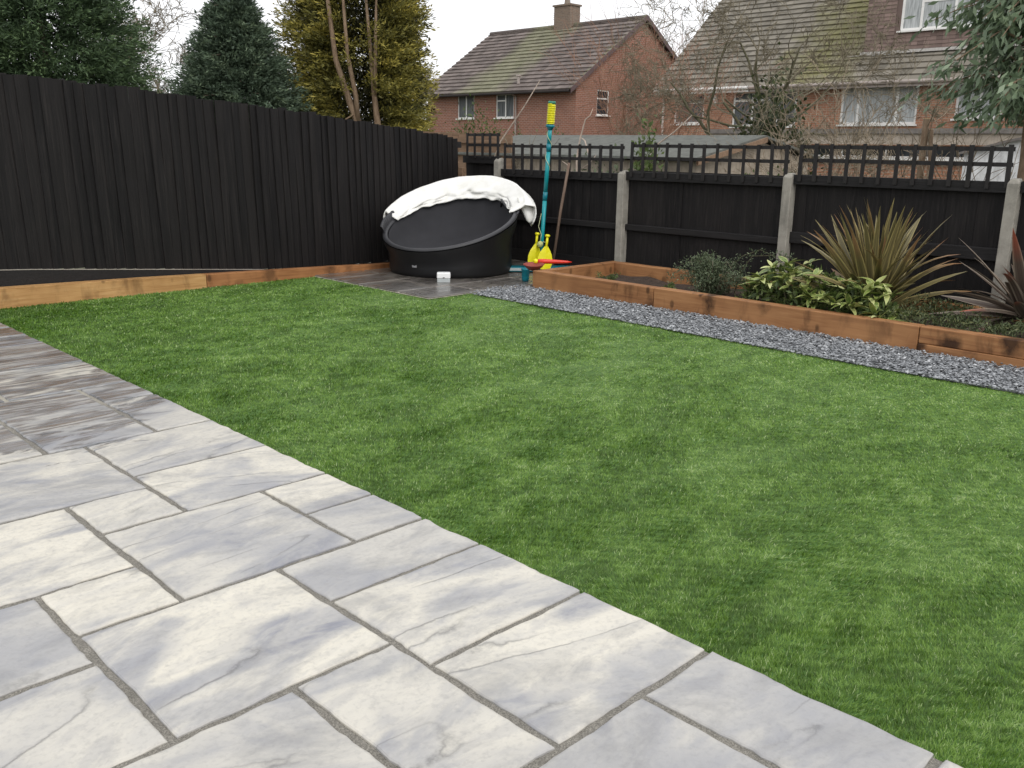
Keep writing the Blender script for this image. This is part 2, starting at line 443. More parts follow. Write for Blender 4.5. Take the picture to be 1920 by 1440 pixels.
def m_leaf(name, stops, rough=0.45, transl=0.2, spec=0.35):
    t = NT(name)
    col = t.ramp(t.attr('v'), stops)
    t.P(Base_Color=col, Roughness=rough, Specular_IOR_Level=spec)
    tr = t.n('ShaderNodeBsdfTranslucent', {'Color': col})
    ms = t.n('ShaderNodeMixShader', {0: transl, 1: t.b.outputs[0], 2: tr.outputs[0]})
    t.t.links.new(ms.outputs[0], t.out.inputs[0])
    return t.m
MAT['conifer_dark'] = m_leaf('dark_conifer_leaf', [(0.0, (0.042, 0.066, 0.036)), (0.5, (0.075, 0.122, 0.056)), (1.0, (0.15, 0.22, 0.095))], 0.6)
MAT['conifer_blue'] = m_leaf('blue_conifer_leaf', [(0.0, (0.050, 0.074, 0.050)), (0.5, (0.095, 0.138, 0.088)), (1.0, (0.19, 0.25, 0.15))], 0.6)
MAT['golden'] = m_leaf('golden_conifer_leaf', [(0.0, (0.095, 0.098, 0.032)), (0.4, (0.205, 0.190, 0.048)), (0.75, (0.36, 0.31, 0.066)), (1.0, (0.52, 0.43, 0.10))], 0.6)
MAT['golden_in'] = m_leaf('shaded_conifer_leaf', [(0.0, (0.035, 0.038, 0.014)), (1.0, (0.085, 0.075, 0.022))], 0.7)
MAT['euc'] = m_leaf('eucalyptus_leaf', [(0.0, (0.085, 0.125, 0.070)), (0.5, (0.16, 0.22, 0.13)), (1.0, (0.31, 0.39, 0.24))], 0.4, 0.2, 0.5)
MAT['shrub_dark'] = m_leaf('dark_shrub_leaf', [(0.0, (0.045, 0.065, 0.035)), (0.5, (0.095, 0.125, 0.068)), (1.0, (0.21, 0.25, 0.145))], 0.5)
MAT['shrub_green'] = m_leaf('green_shrub_leaf', [(0.0, (0.04, 0.065, 0.02)), (0.5, (0.085, 0.125, 0.035)), (1.0, (0.17, 0.21, 0.07))], 0.5)
MAT['ivy'] = m_leaf('ivy_leaf', [(0.0, (0.02, 0.03, 0.012)), (0.5, (0.045, 0.06, 0.022)), (1.0, (0.10, 0.12, 0.045))], 0.4)
MAT['thyme'] = m_leaf('ground_cover_leaf', [(0.0, (0.035, 0.05, 0.022)), (0.5, (0.085, 0.11, 0.045)), (1.0, (0.21, 0.22, 0.10))], 0.5)

def m_bark(name, lo, hi):
    t = NT(name); c = t.coord('Object', (18, 18, 4))
    a = t.noise(c, 1.5, 5, 0.65)
    col = t.ramp(a, [(0.3, lo), (0.7, hi)])
    mo = t.noise(t.coord('Object'), 2.5, 4)
    t.P(Base_Color=col, Roughness=0.9, Specular_IOR_Level=0.15)
    t.bump(a, 0.6, 0.01)
    return t.m
MAT['bark'] = m_bark('grey_bark', (0.10, 0.085, 0.06), (0.22, 0.19, 0.14))
MAT['bark_green'] = m_bark('mossy_bark', (0.060, 0.056, 0.034), (0.15, 0.14, 0.085))
MAT['bark_brown'] = m_bark('brown_bark', (0.15, 0.10, 0.065), (0.30, 0.22, 0.15))
MAT['twig'] = m_bark('bare_twig', (0.17, 0.135, 0.095), (0.32, 0.26, 0.19))
MAT['twig_dull'] = m_bark('dull_twig', (0.115, 0.10, 0.068), (0.25, 0.215, 0.155))
MAT['twig_red'] = m_bark('reddish_twig', (0.19, 0.10, 0.065), (0.33, 0.20, 0.14))
MAT['twig_pale'] = m_bark('pale_twig', (0.38, 0.30, 0.24), (0.62, 0.52, 0.44))
MAT['cut'] = simple('sawn_wood', (0.55, 0.42, 0.24), 0.8, 0.2)

t = NT('bed_soil'); c = t.coord('World'); a = t.noise(c, 26, 6, 0.7)
t.P(Base_Color=t.ramp(a, [(0.3, (0.022, 0.014, 0.010)), (0.7, (0.085, 0.055, 0.038))]), Roughness=0.95); t.bump(a, 1.0, 0.03); MAT['soil'] = t.m
t = NT('field_ground'); c = t.coord('World'); a = t.noise(c, 0.8, 6, 0.7)
t.P(Base_Color=t.ramp(a, [(0.3, (0.05, 0.065, 0.025)), (0.7, (0.11, 0.095, 0.06))]), Roughness=0.95); MAT['ground'] = t.m
t = NT('slate_chip'); v = t.attr('v')
t.P(Base_Color=t.ramp(v, [(0.0, (0.085, 0.090, 0.096)), (0.45, (0.20, 0.21, 0.222)), (0.8, (0.33, 0.342, 0.355)), (1.0, (0.52, 0.53, 0.54))]), Roughness=0.5, Specular_IOR_Level=0.5); MAT['slate'] = t.m
t = NT('gravel_bed'); c = t.coord('World'); a = t.noise(c, 120, 4, 0.7)
t.P(Base_Color=t.ramp(a, [(0.3, (0.11, 0.115, 0.12)), (0.7, (0.25, 0.26, 0.27))]), Roughness=0.8); t.bump(a, 0.9, 0.02); MAT['gravel_base'] = t.m

MAT['tub_out'] = simple('black_vinyl', (0.0085, 0.0085, 0.0095), 0.5, 0.35, 0.1, 8, 0.1)
MAT['tub_in'] = simple('charcoal_lining', (0.036, 0.036, 0.040), 0.85, 0.2, 0.12, 5, 0.1)
MAT['tub_rim'] = simple('grey_rim', (0.040, 0.040, 0.044), 0.45, 0.4, 0.1, 8)
t = NT('white_cover'); c = t.coord('Object'); a = t.noise(c, 6, 5, 0.6, 0.8)
t.P(Base_Color=t.ramp(a, [(0.3, (0.74, 0.73, 0.68)), (0.6, (0.86, 0.85, 0.82))]), Roughness=0.5, Specular_IOR_Level=0.4); t.bump(a, 0.18, 0.02); MAT['cover'] = t.m
MAT['badge'] = simple('grey_badge', (0.25, 0.25, 0.26), 0.4, 0.5, 0.25, 90)
MAT['teal'] = simple('teal_plastic', (0.005, 0.27, 0.30), 0.35, 0.5, 0.05, 5)
MAT['teal_dark'] = simple('dark_teal_plastic', (0.0, 0.17, 0.22), 0.35, 0.5, 0.05, 5)
MAT['yellow'] = simple('yellow_plastic', (0.80, 0.74, 0.010), 0.35, 0.5, 0.04, 5)
MAT['yellow_dark'] = simple('dull_yellow_plastic', (0.62, 0.56, 0.02), 0.4, 0.5, 0.04, 5)
MAT['green_cap'] = simple('green_plastic', (0.03, 0.20, 0.13), 0.4, 0.5)
MAT['red'] = simple('red_plastic', (0.66, 0.035, 0.016), 0.35, 0.5, 0.06, 6)
MAT['red_dull'] = simple('faded_red_plastic', (0.25, 0.05, 0.035), 0.45, 0.4, 0.1, 6)
MAT['felt_ball'] = simple('tennis_felt', (0.55, 0.58, 0.26), 0.95, 0.1, 0.2, 60, 0.4)
MAT['cord'] = simple('pale_cord', (0.55, 0.58, 0.35), 0.8, 0.2)
MAT['white_plastic'] = simple('white_plastic', (0.82, 0.82, 0.82), 0.35, 0.5, 0.03, 5)
MAT['grey_plastic'] = simple('grey_plastic', (0.40, 0.43, 0.43), 0.35, 0.5, 0.05, 5)
MAT['black_plastic'] = simple('black_plastic', (0.02, 0.02, 0.02), 0.4, 0.4)

def m_strap(name, mid, edge, tip):
    t = NT(name)
    u = t.attr('u'); l = t.attr('l')
    r = t.rnd()
    base = t.mix(r, mid, tuple(x * 0.62 for x in mid))
    col = t.mix(t.ramp(u, [(0.62, 0.0), (0.85, 0.9)]), base, edge)
    st = t.noise(t.n('ShaderNodeCombineXYZ', {0: t.math('MULTIPLY', u, 7.0), 1: t.math('MULTIPLY', l, 0.6), 2: t.math('MULTIPLY', r, 40.0)}).outputs[0], 1.0, 2)
    col = t.mix(t.ramp(st, [(0.45, 0.0), (0.65, 0.45)]), col, edge)
    tipm = t.math('MULTIPLY', t.ramp(l, [(0.6, 0.0), (1.0, 0.8)]), t.ramp(r, [(0.55, 0.0), (0.7, 1.0)]))
    col = t.mix(tipm, col, tip)
    t.P(Base_Color=col, Roughness=0.38, Specular_IOR_Level=0.45)
    return t.m
MAT['phormium'] = m_strap('olive_strap_leaf', (0.110, 0.094, 0.042), (0.31, 0.255, 0.10), (0.33, 0.16, 0.085))
MAT['phormium_red'] = m_strap('purple_strap_leaf', (0.090, 0.064, 0.052), (0.28, 0.235, 0.185), (0.44, 0.10, 0.055))
t = NT('variegated_leaf'); r = t.rnd(); u = t.attr('u')
cc = t.ramp(r, [(0.0, (0.075, 0.13, 0.025)), (0.4, (0.15, 0.22, 0.045)), (0.75, (0.28, 0.34, 0.09)), (1.0, (0.55, 0.57, 0.28))])
nz = t.noise(t.coord('Object'), 70, 3)
cc = t.mix(t.ramp(nz, [(0.5, 0.0), (0.62, 0.6)]), cc, (0.42, 0.44, 0.15))
t.P(Base_Color=t.mix(t.ramp(u, [(0.6, 0.0), (0.9, 0.45)]), cc, (0.6, 0.58, 0.25)), Roughness=0.33, Specular_IOR_Level=0.5); MAT['aucuba'] = t.m
# ================================================================== SETTING
# ground sheet
MB().add([(-300, -300, -0.06), (400, -300, -0.06), (400, 400, -0.06), (-300, 400, -0.06)], [(0, 1, 2, 3)]).obj('ground', MAT['ground'])['kind'] = 'structure'

HS = 1.3   # patio coordinates below are in camera heights of 1.3 m
patio = empty('patio', (0, 0, 0), kind='structure')
MB().add([(-2.2, -1.5, -0.006), (1.90, -1.5, -0.006), (1.90, 8.02, -0.006), (-2.2, 8.02, -0.006)], [(0, 1, 2, 3)]).obj('mortar_bed', MAT['mortar'], patio)

def slab_mesh(w, d, mat, rnd, amp=0.0055, step=0.026, name='slab'):
    """riven slab: wavy chipped edge, rounded arris, gently uneven top"""
    def side(a, b):
        n = max(3, int((Vector(b) - Vector(a)).length / step))
        return [Vector(a).lerp(Vector(b), i / n) for i in range(n)]
    c = [(-w / 2, -d / 2), (w / 2, -d / 2), (w / 2, d / 2), (-w / 2, d / 2)]
    ring = []
    seed = rnd.random() * 100
    for i in range(4):
        ring += side(c[i], c[(i + 1) % 4])
    outer = []
    for p in ring:
        q = Vector((p.x * 9, p.y * 9, seed))
        j = mnoise.noise(q) * amp * 1.3 + mnoise.noise(q * 4.1) * amp
        L = p.length
        outer.append(Vector((p.x, p.y)) * (1 - (0.003 + j) / max(L, 0.05)))
    n = len(outer)
    vs, fs = [], []
    for lvl, (ins, z) in enumerate(((0.0, -0.035), (0.0, -0.0045), (0.0035, -0.0006), (0.009, 0.0008))):
        for k, p in enumerate(outer):
            sx = p.x - math.copysign(min(ins, abs(p.x)), p.x) if abs(abs(p.x) - w / 2) < 0.02 else p.x
            sy = p.y - math.copysign(min(ins, abs(p.y)), p.y) if abs(abs(p.y) - d / 2) < 0.02 else p.y
            zz = z + (mnoise.noise(Vector((p.x * 16, p.y * 16, seed + 5))) * 0.0022 if lvl in (1, 2) else 0)
            vs.append((sx, sy, zz))
    for l in range(3):
        for k in range(n):
            k2 = (k + 1) % n
            fs.append((l * n + k, l * n + k2, (l + 1) * n + k2, (l + 1) * n + k))
    fs.append(tuple(3 * n + k for k in range(n)))
    me = bpy.data.meshes.new(name)
    me.from_pydata(vs, [], fs)
    me.materials.append(mat)
    for p in me.polygons:
        p.use_smooth = False
    return me

C = [1.468, 1.239, 1.011, 0.775, 0.543, 0.311, 0.08, -0.152, -0.384]
R_ = [0.439, 0.903, 1.252, 1.371, 1.607, 1.712, 1.834, 2.078, 2.318, 2.570, 2.688, 3.080, 3.571, 3.840, 4.350, 4.900, 5.160, 5.420, 5.700, 6.13]
slabs = [ # x0,x1,y0,y1 in camera heights, measured from the joints
 (1.239, 1.468, 0.439, 0.903), (0.775, 1.239, 0.439, 0.903),
 (1.011, 1.468, 0.903, 1.252), (1.011, 1.468, 1.252, 1.607), (1.011, 1.468, 1.607, 1.834),
 (1.239, 1.468, 1.834, 2.075), (1.239, 1.468, 2.075, 2.318), (0.775, 1.239, 1.836, 2.318),
 (1.011, 1.468, 2.318, 2.690), (1.011, 1.468, 2.690, 3.082), (0.775, 1.011, 2.320, 2.572),
 (0.311, 1.011, 2.572, 3.078), (0.311, 0.775, 2.080, 2.570), (0.543, 0.775, 1.834, 2.078),
 (0.08, 0.543, 1.712, 2.076), (0.543, 1.011, 1.371, 1.836), (0.775, 1.011, 0.903, 1.373),
 (0.311, 0.775, 0.903, 1.369), (0.08, 0.543, 1.371, 1.710), (0.311, 0.775, 0.439, 0.901),
 (0.893, 1.258, 3.082, 3.842), (1.262, 1.468, 3.084, 3.571), (1.262, 1.468, 3.573, 3.842),
 (0.995, 1.468, 3.845, 4.345), (1.10, 1.468, 4.350, 4.898), (1.18, 1.468, 4.902, 5.160), (1.18, 1.468, 5.164, 5.420), (1.0, 1.468, 5.424, 5.70), (1.0, 1.468, 5.704, 6.10),
 (0.43, 0.889, 3.082, 3.58), (0.43, 0.889, 3.584, 3.80), (0.52, 0.889, 3.804, 4.345), (0.893, 0.991, 3.846, 4.345), (0.311, 0.426, 3.082, 3.30), (0.62, 1.096, 4.350, 4.898), (0.70, 1.176, 4.902, 5.42), (0.52, 0.996, 5.424, 6.10),
 (-0.152, 0.307, 2.080, 2.74), (-0.152, 0.076, 1.371, 2.076), (-0.152, 0.307, 0.903, 1.369), (-0.152, 0.307, 2.744, 3.30), (-0.05, 0.426, 3.304, 3.80),
 (1.0, 1.468, -0.02, 0.436), (0.543, 0.996, -0.02, 0.436), (0.08, 0.539, -0.02, 0.436), (0.08, 0.307, 0.44, 0.9), (-0.39, 0.076, 0.44, 0.9), (-0.39, 0.076, -0.02, 0.436),
 (1.0, 1.468, -0.48, -0.024), (0.3, 0.996, -0.48, -0.024), (-0.39, 0.296, -0.48, -0.024), (-0.62, -0.156, 0.904, 1.369), (-0.62, -0.156, 1.373, 2.076), (-0.62, -0.156, 2.08, 2.74),
 (-0.62, -0.156, 2.744, 3.3), (0.05, 0.516, 3.804, 4.345), (0.15, 0.616, 4.349, 4.898), (0.23, 0.696, 4.902, 5.42), (0.05, 0.516, 5.424, 6.1), (-0.42, 0.046, 3.804, 4.345),
]
rs = random.Random(3)
for (x0, x1, y0, y1) in slabs:
    x0, x1, y0, y1 = [q * HS for q in (x0, x1, y0, y1)]
    g = 0.0075
    gx1 = 0.0 if x1 > 1.9 else g
    me = slab_mesh(x1 - x0 - g - gx1, y1 - y0 - 2 * g, MAT['slab'], rs)
    o = link('slab', me, patio, ((x0 + g + x1 - gx1) / 2, (y0 + y1) / 2, rs.uniform(0, 0.003)), (rs.uniform(-.002, .002), rs.uniform(-.002, .002), rs.uniform(-.002, .002)))

far = empty('far_patio', (0, 0, 0), kind='structure')
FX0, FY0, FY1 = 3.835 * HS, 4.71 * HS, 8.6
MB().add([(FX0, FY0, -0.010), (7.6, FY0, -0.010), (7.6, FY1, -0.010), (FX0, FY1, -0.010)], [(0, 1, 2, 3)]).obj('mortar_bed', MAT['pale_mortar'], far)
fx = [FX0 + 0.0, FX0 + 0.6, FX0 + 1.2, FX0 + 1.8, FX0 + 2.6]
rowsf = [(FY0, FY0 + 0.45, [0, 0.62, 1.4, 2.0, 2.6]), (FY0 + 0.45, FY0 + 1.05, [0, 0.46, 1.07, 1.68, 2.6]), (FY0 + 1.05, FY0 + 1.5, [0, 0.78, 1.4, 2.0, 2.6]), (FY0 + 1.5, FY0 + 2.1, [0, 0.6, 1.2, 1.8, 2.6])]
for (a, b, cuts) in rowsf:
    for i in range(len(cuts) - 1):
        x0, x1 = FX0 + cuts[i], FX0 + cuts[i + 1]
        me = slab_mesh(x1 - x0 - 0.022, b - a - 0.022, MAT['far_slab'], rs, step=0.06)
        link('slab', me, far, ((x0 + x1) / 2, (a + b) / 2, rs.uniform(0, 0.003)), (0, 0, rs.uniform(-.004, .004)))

# lawn: backing sheet and pile
LX0, LX1 = 1.468 * HS, 5.49
lawn = MB().add([(LX0 + 0.004, -1.2, -0.016), (LX1 + 0.02, -1.2, -0.016), (LX1 + 0.02, FY0, -0.016), (FX0, FY0, -0.016), (FX0, 7.95, -0.016), (LX0 + 0.004, 7.95, -0.016)], [(0, 1, 2, 3, 4, 5)]).obj('lawn', MAT['turf'])
lawn['kind'] = 'structure'

def vnoise(x, y, seed, freq):
    """cheap smooth value noise on numpy arrays"""
    r = np.random.default_rng(seed); T = r.random((256, 256))
    X, Y = x * freq + 1000, y * freq + 1000
    xi, yi = np.floor(X).astype(int), np.floor(Y).astype(int); fx_, fy_ = X - xi, Y - yi
    fx_ = fx_ * fx_ * (3 - 2 * fx_); fy_ = fy_ * fy_ * (3 - 2 * fy_)
    g = lambda i, j: T[i % 256, j % 256]
    return (g(xi, yi) * (1 - fx_) + g(xi + 1, yi) * fx_) * (1 - fy_) + (g(xi, yi + 1) * (1 - fx_) + g(xi + 1, yi + 1) * fx_) * fy_

def make_grass():
    N = 2300000
    x = RNG.uniform(LX0 - 0.002, LX1 + 0.015, N); y = RNG.uniform(-0.6, 7.95, N)
    d = np.hypot(x, y)
    dens = np.clip((2.3 / np.maximum(d, 0.5)) ** 1.7, 0.08, 1.0)
    keep = RNG.random(N) < dens
    keep &= ~((x > FX0 - 0.004) & (y > FY0 - 0.004))
    keep &= ~((y < -0.3) & (RNG.random(N) < 0.6))
    edge = LX1 - 0.02 + 0.05 * (vnoise(y, y * 0, 5, 1.3) - 0.5) + 0.02 * (vnoise(y, y * 0, 9, 9) - 0.5)
    keep &= x < edge
    x, y, d = x[keep], y[keep], d[keep]
    n = len(x)
    wid = np.clip(0.0009 * d, 0.0020, 0.0075) * RNG.uniform(0.7, 1.3, n)
    hgt = RNG.uniform(0.008, 0.016, n)
    # pile direction: a slowly turning field plus scatter; brushed lanes lie flatter
    a0 = 0.25 + 2.2 * (vnoise(x, y * 1.6, 11, 1.6) - 0.5) + 2.6 * (vnoise(x, y * 1.3, 12, 7.0) - 0.5) + RNG.normal(0, 0.85, n)
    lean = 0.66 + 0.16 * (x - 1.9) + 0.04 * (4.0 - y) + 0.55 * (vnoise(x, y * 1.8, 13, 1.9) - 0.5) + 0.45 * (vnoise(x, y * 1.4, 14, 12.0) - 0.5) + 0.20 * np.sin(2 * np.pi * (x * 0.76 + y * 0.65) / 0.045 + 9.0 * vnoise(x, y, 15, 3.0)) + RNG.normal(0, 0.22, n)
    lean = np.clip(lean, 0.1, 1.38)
    dx, dy = np.cos(a0) * np.sin(lean), np.sin(a0) * np.sin(lean)
    dz = np.cos(lean)
    yaw = a0 + np.pi / 2 + RNG.normal(0, 0.7, n)
    sx, sy = np.cos(yaw) * wid / 2, np.sin(yaw) * wid / 2
    z0 = -0.014
    V = np.empty((n, 4, 3))
    V[:, 0] = np.stack([x - sx, y - sy, np.full(n, z0)], 1)
    V[:, 1] = np.stack([x + sx, y + sy, np.full(n, z0)], 1)
    V[:, 2] = np.stack([x + sx * 0.35 + dx * hgt, y + sy * 0.35 + dy * hgt, z0 + dz * hgt], 1)
    V[:, 3] = np.stack([x - sx * 0.35 + dx * hgt, y - sy * 0.35 + dy * hgt, z0 + dz * hgt], 1)
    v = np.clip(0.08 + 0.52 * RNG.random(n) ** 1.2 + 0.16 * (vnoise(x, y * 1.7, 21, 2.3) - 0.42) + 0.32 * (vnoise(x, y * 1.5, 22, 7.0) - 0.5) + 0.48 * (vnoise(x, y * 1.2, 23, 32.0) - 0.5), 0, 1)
    v = np.clip(v + 0.34 * (lean - 0.85), 0, 1)  # sheen of the flatter pile painted in as paler blade colour
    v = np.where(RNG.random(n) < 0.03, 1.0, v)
    print('grass blades', n)
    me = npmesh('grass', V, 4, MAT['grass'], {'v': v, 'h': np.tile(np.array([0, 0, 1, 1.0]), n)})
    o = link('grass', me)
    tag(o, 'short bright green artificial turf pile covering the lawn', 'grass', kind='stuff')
make_grass()

# slate gravel strip between the lawn and the raised bed
gb = MB().add([(LX1 - 0.02, -1.2, -0.012), (6.12, -1.2, -0.012), (6.12, 6.10, -0.012), (LX1 - 0.02, 6.10, -0.012)], [(0, 1, 2, 3)]).obj('gravel_base', MAT['gravel_base'])
gb['kind'] = 'structure'
def make_gravel():
    N = 26000
    y = RNG.uniform(-1.0, 6.12, N); x = RNG.uniform(LX1 - 0.06, 6.06, N)
    keep = ((x > LX1 - 0.055 + 0.05 * (vnoise(y, y * 0, 5, 1.3) - 0.5)) | (RNG.random(N) < 0.03)) & ((y < 6.03) | (RNG.random(N) < 0.4))
    x, y = x[keep], y[keep]; n = len(x)
    s = RNG.uniform(0.006, 0.015, n)
    oct_ = np.array([[1, 0, 0], [0, 1, 0], [-1, 0, 0], [0, -1, 0], [0, 0, 1], [0, 0, -1]], float)
    P = oct_[None] * np.stack([s * 1.2, s * RNG.uniform(0.5, 1.0, n), s * RNG.uniform(0.25, 0.6, n)], 1)[:, None, :]
    P = P * RNG.uniform(0.75, 1.2, (n, 6, 1))
    yaw = RNG.uniform(0, 6.28, n); pit = RNG.normal(0, 0.32, n)
    cp, sp, cy, sy = np.cos(pit), np.sin(pit), np.cos(yaw), np.sin(yaw)
    X, Y, Z = P[..., 0], P[..., 1], P[..., 2]
    X2 = X * cp[:, None] + Z * sp[:, None]; Z2 = -X * sp[:, None] + Z * cp[:, None]
    X3 = X2 * cy[:, None] - Y * sy[:, None]; Y3 = X2 * sy[:, None] + Y * cy[:, None]
    P = np.stack([X3 + x[:, None], Y3 + y[:, None], Z2 + (0.002 + RNG.uniform(0, 0.024, n) * np.clip((x - LX1 + 0.05) / 0.13, 0.0, 1.0))[:, None]], 2)
    T = np.array([[0, 1, 4], [1, 2, 4], [2, 3, 4], [3, 0, 4], [1, 0, 5], [2, 1, 5], [3, 2, 5], [0, 3, 5]])
    V = P[:, T].reshape(-1, 3, 3)
    v = np.repeat(np.clip(RNG.normal(0.5, 0.25, n), 0, 1), 8)
    me = npmesh('gravel', V, 3, MAT['slate'], {'v': v})
    tag(link('gravel', me), 'loose grey slate chippings between the lawn and the raised bed', 'gravel', kind='stuff')
make_gravel()

# ================================================================== LEFT BLACK FENCE
TOP = [(1.0, 1.872), (2.35, 1.792), (2.81, 1.774), (3.28, 1.740), (3.90, 1.689), (4.53, 1.635), (5.03, 1.605), (5.49, 1.563), (6.0, 1.519), (6.76, 1.446), (7.45, 1.366)]
BOT = [(0.0, 0.42), (2.17, 0.278), (2.66, 0.251), (3.19, 0.204), (3.67, 0.159), (4.40, 0.095), (5.5, 0.03), (7.5, 0.0)]
def interp(tab, x):
    if x <= tab[0][0]:
        (a, b), (c, d) = tab[0], tab[1]
    elif x >= tab[-1][0]:
        (a, b), (c, d) = tab[-2], tab[-1]
    else:
        for i in range(len(tab) - 1):
            if tab[i][0] <= x <= tab[i + 1][0]:
                (a, b), (c, d) = tab[i], tab[i + 1]; break
    return b + (d - b) * (x - a) / (c - a)
def fenceY(x): return 8.1 if x < 4.5 else 8.1 + (x - 4.5) / 3.0 * 0.4

lf = empty('black_fence', (0, 8.1, 0))
tag(lf, 'tall black featheredge board fence along the left side of the lawn', 'fence')
rb = random.Random(11)
bvar = []
def board_mesh(rnd):
    # featheredge: thick edge at -x, thin at +x, unit height, slightly warped
    segs = 4; vs = []; fs = []
    w = 0.124
    wob = [rnd.uniform(-0.005, 0.005) for _ in range(segs + 1)]
    for i in range(segs + 1):
        z = i / segs
        yo = wob[i]
        vs += [(-w / 2, -0.020 + yo, z), (w / 2, -0.006 + yo, z), (w / 2, 0.0, z), (-w / 2, 0.0, z)]
    for i in range(segs):
        for j in range(4):
            j2 = (j + 1) % 4
            fs.append((i * 4 + j, i * 4 + j2, (i + 1) * 4 + j2, (i + 1) * 4 + j))
    fs += [(3, 2, 1, 0), tuple(segs * 4 + j for j in range(4))]
    me = bpy.data.meshes.new('board'); me.from_pydata(vs, [], fs); me.materials.append(MAT['black_wood']); return me
bvar = [board_mesh(rb) for _ in range(7)]
x = 0.2
while x < 7.42:
    zb, zt = interp(BOT, x) + rb.uniform(-.006, .006), interp(TOP, x) + rb.uniform(-.014, .012)
    ang = math.atan2(0.4, 3.0) if x > 4.5 else 0.0
    o = link('board', rb.choice(bvar), lf, (x, fenceY(x) - 8.1 + rb.uniform(-.003, .003), zb), (rb.uniform(-.004, .004), -0.022 + rb.uniform(-.011, .011), ang + rb.uniform(-.05, .05)), (rb.uniform(0.83, 0.90), rb.uniform(0.7, 1.05), zt - zb))
    x += 0.0865 if x < 4.5 else 0.0858
# gravel board under the boards, rails and posts behind
def poly_strip(xs, y0f, y1f, z0f, z1f):
    m = MB()
    n = len(xs)
    for xx in xs:
        m.v += [(xx, y0f(xx), z0f(xx)), (xx, y1f(xx), z0f(xx)), (xx, y1f(xx), z1f(xx)), (xx, y0f(xx), z1f(xx))]
    for i in range(n - 1):
        for j in range(4):
            j2 = (j + 1) % 4
            m.f.append((i * 4 + j, (i + 1) * 4 + j, (i + 1) * 4 + j2, i * 4 + j2))
    m.f += [(0, 1, 2, 3), tuple((n - 1) * 4 + j for j in (3, 2, 1, 0))]
    return m
xs1 = [0.0, 1.2, 2.4, 3.6, 4.5]
poly_strip(xs1, lambda q: fenceY(q) - 8.125, lambda q: fenceY(q) - 8.098, lambda q: -0.05, lambda q: interp(BOT, q) - 0.004).obj('gravel_board', MAT['black_rail'], lf)
poly_strip([4.5, 5.5, 6.5, 7.45], lambda q: fenceY(q) - 8.122, lambda q: fenceY(q) - 8.096, lambda q: -0.05, lambda q: interp(BOT, q) - 0.003).obj('gravel_board', MAT['black_rail'], lf)
poly_strip(xs1, lambda q: fenceY(q) - 8.128, lambda q: fenceY(q) - 8.1, lambda q: interp(BOT, q) - 0.0035, lambda q: interp(BOT, q) + 0.002).obj('gravel_board_top', MAT['rawwood'], lf)
for fz in (0.25, 0.62, 0.9):
    poly_strip([0.0, 2.4, 4.5, 6.0, 7.45], lambda q: fenceY(q) - 8.1 + 0.004, lambda q: fenceY(q) - 8.1 + 0.06, lambda q: interp(BOT, q) + fz * 1.4, lambda q: interp(BOT, q) + fz * 1.4 + 0.07).obj('rail', MAT['black_rail'], lf)
for px_ in (0.3, 2.1, 3.9, 5.7):
    MB().box(px_ - .05, px_ + .05, fenceY(px_) - 8.1 + 0.063, fenceY(px_) - 8.1 + 0.16, -0.1, interp(TOP, px_) - 0.1).obj('post', MAT['black_rail'], lf)
MB().box(7.36, 7.43, fenceY(7.4) - 8.1 - 0.10, fenceY(7.4) - 8.1 - 0.03, -0.05, 1.03).obj('post', MAT['fence_brown'], lf)['label'] = 'short unpainted brown timber post in the fence corner'

# timber edging along the left fence
SLOPE = [(0.0, 0.19), (2.11, 0.150), (3.12, 0.130), (4.32, 0.095), (5.32, 0.067), (5.91, 0.042), (6.8, 0.03)]
def edging(x0, x1, mat, label):
    xs = [x0 + (x1 - x0) * i / 6 for i in range(7)]
    o = poly_strip(xs, lambda q: 7.955, lambda q: 8.055, lambda q: -0.06, lambda q: interp(SLOPE, q)).obj('timber_edging', mat)
    bevel(o, 0.004)
    tag(o, label, 'timber', 'timber sleepers edging the left fence')
edging(0.4, 3.84, MAT['tan'], 'pale tan timber sleeper edging the lawn below the left black fence')
edging(3.845, 6.7, MAT['redtan'], 'reddish brown timber sleeper running along the left fence to the black tub')

# ================================================================== BACK TRELLIS FENCE
bf = empty('trellis_fence', (7.5, 0, 0))
tag(bf, 'low black panel fence with open square trellis on top behind the raised bed', 'fence')
rt = random.Random(5)
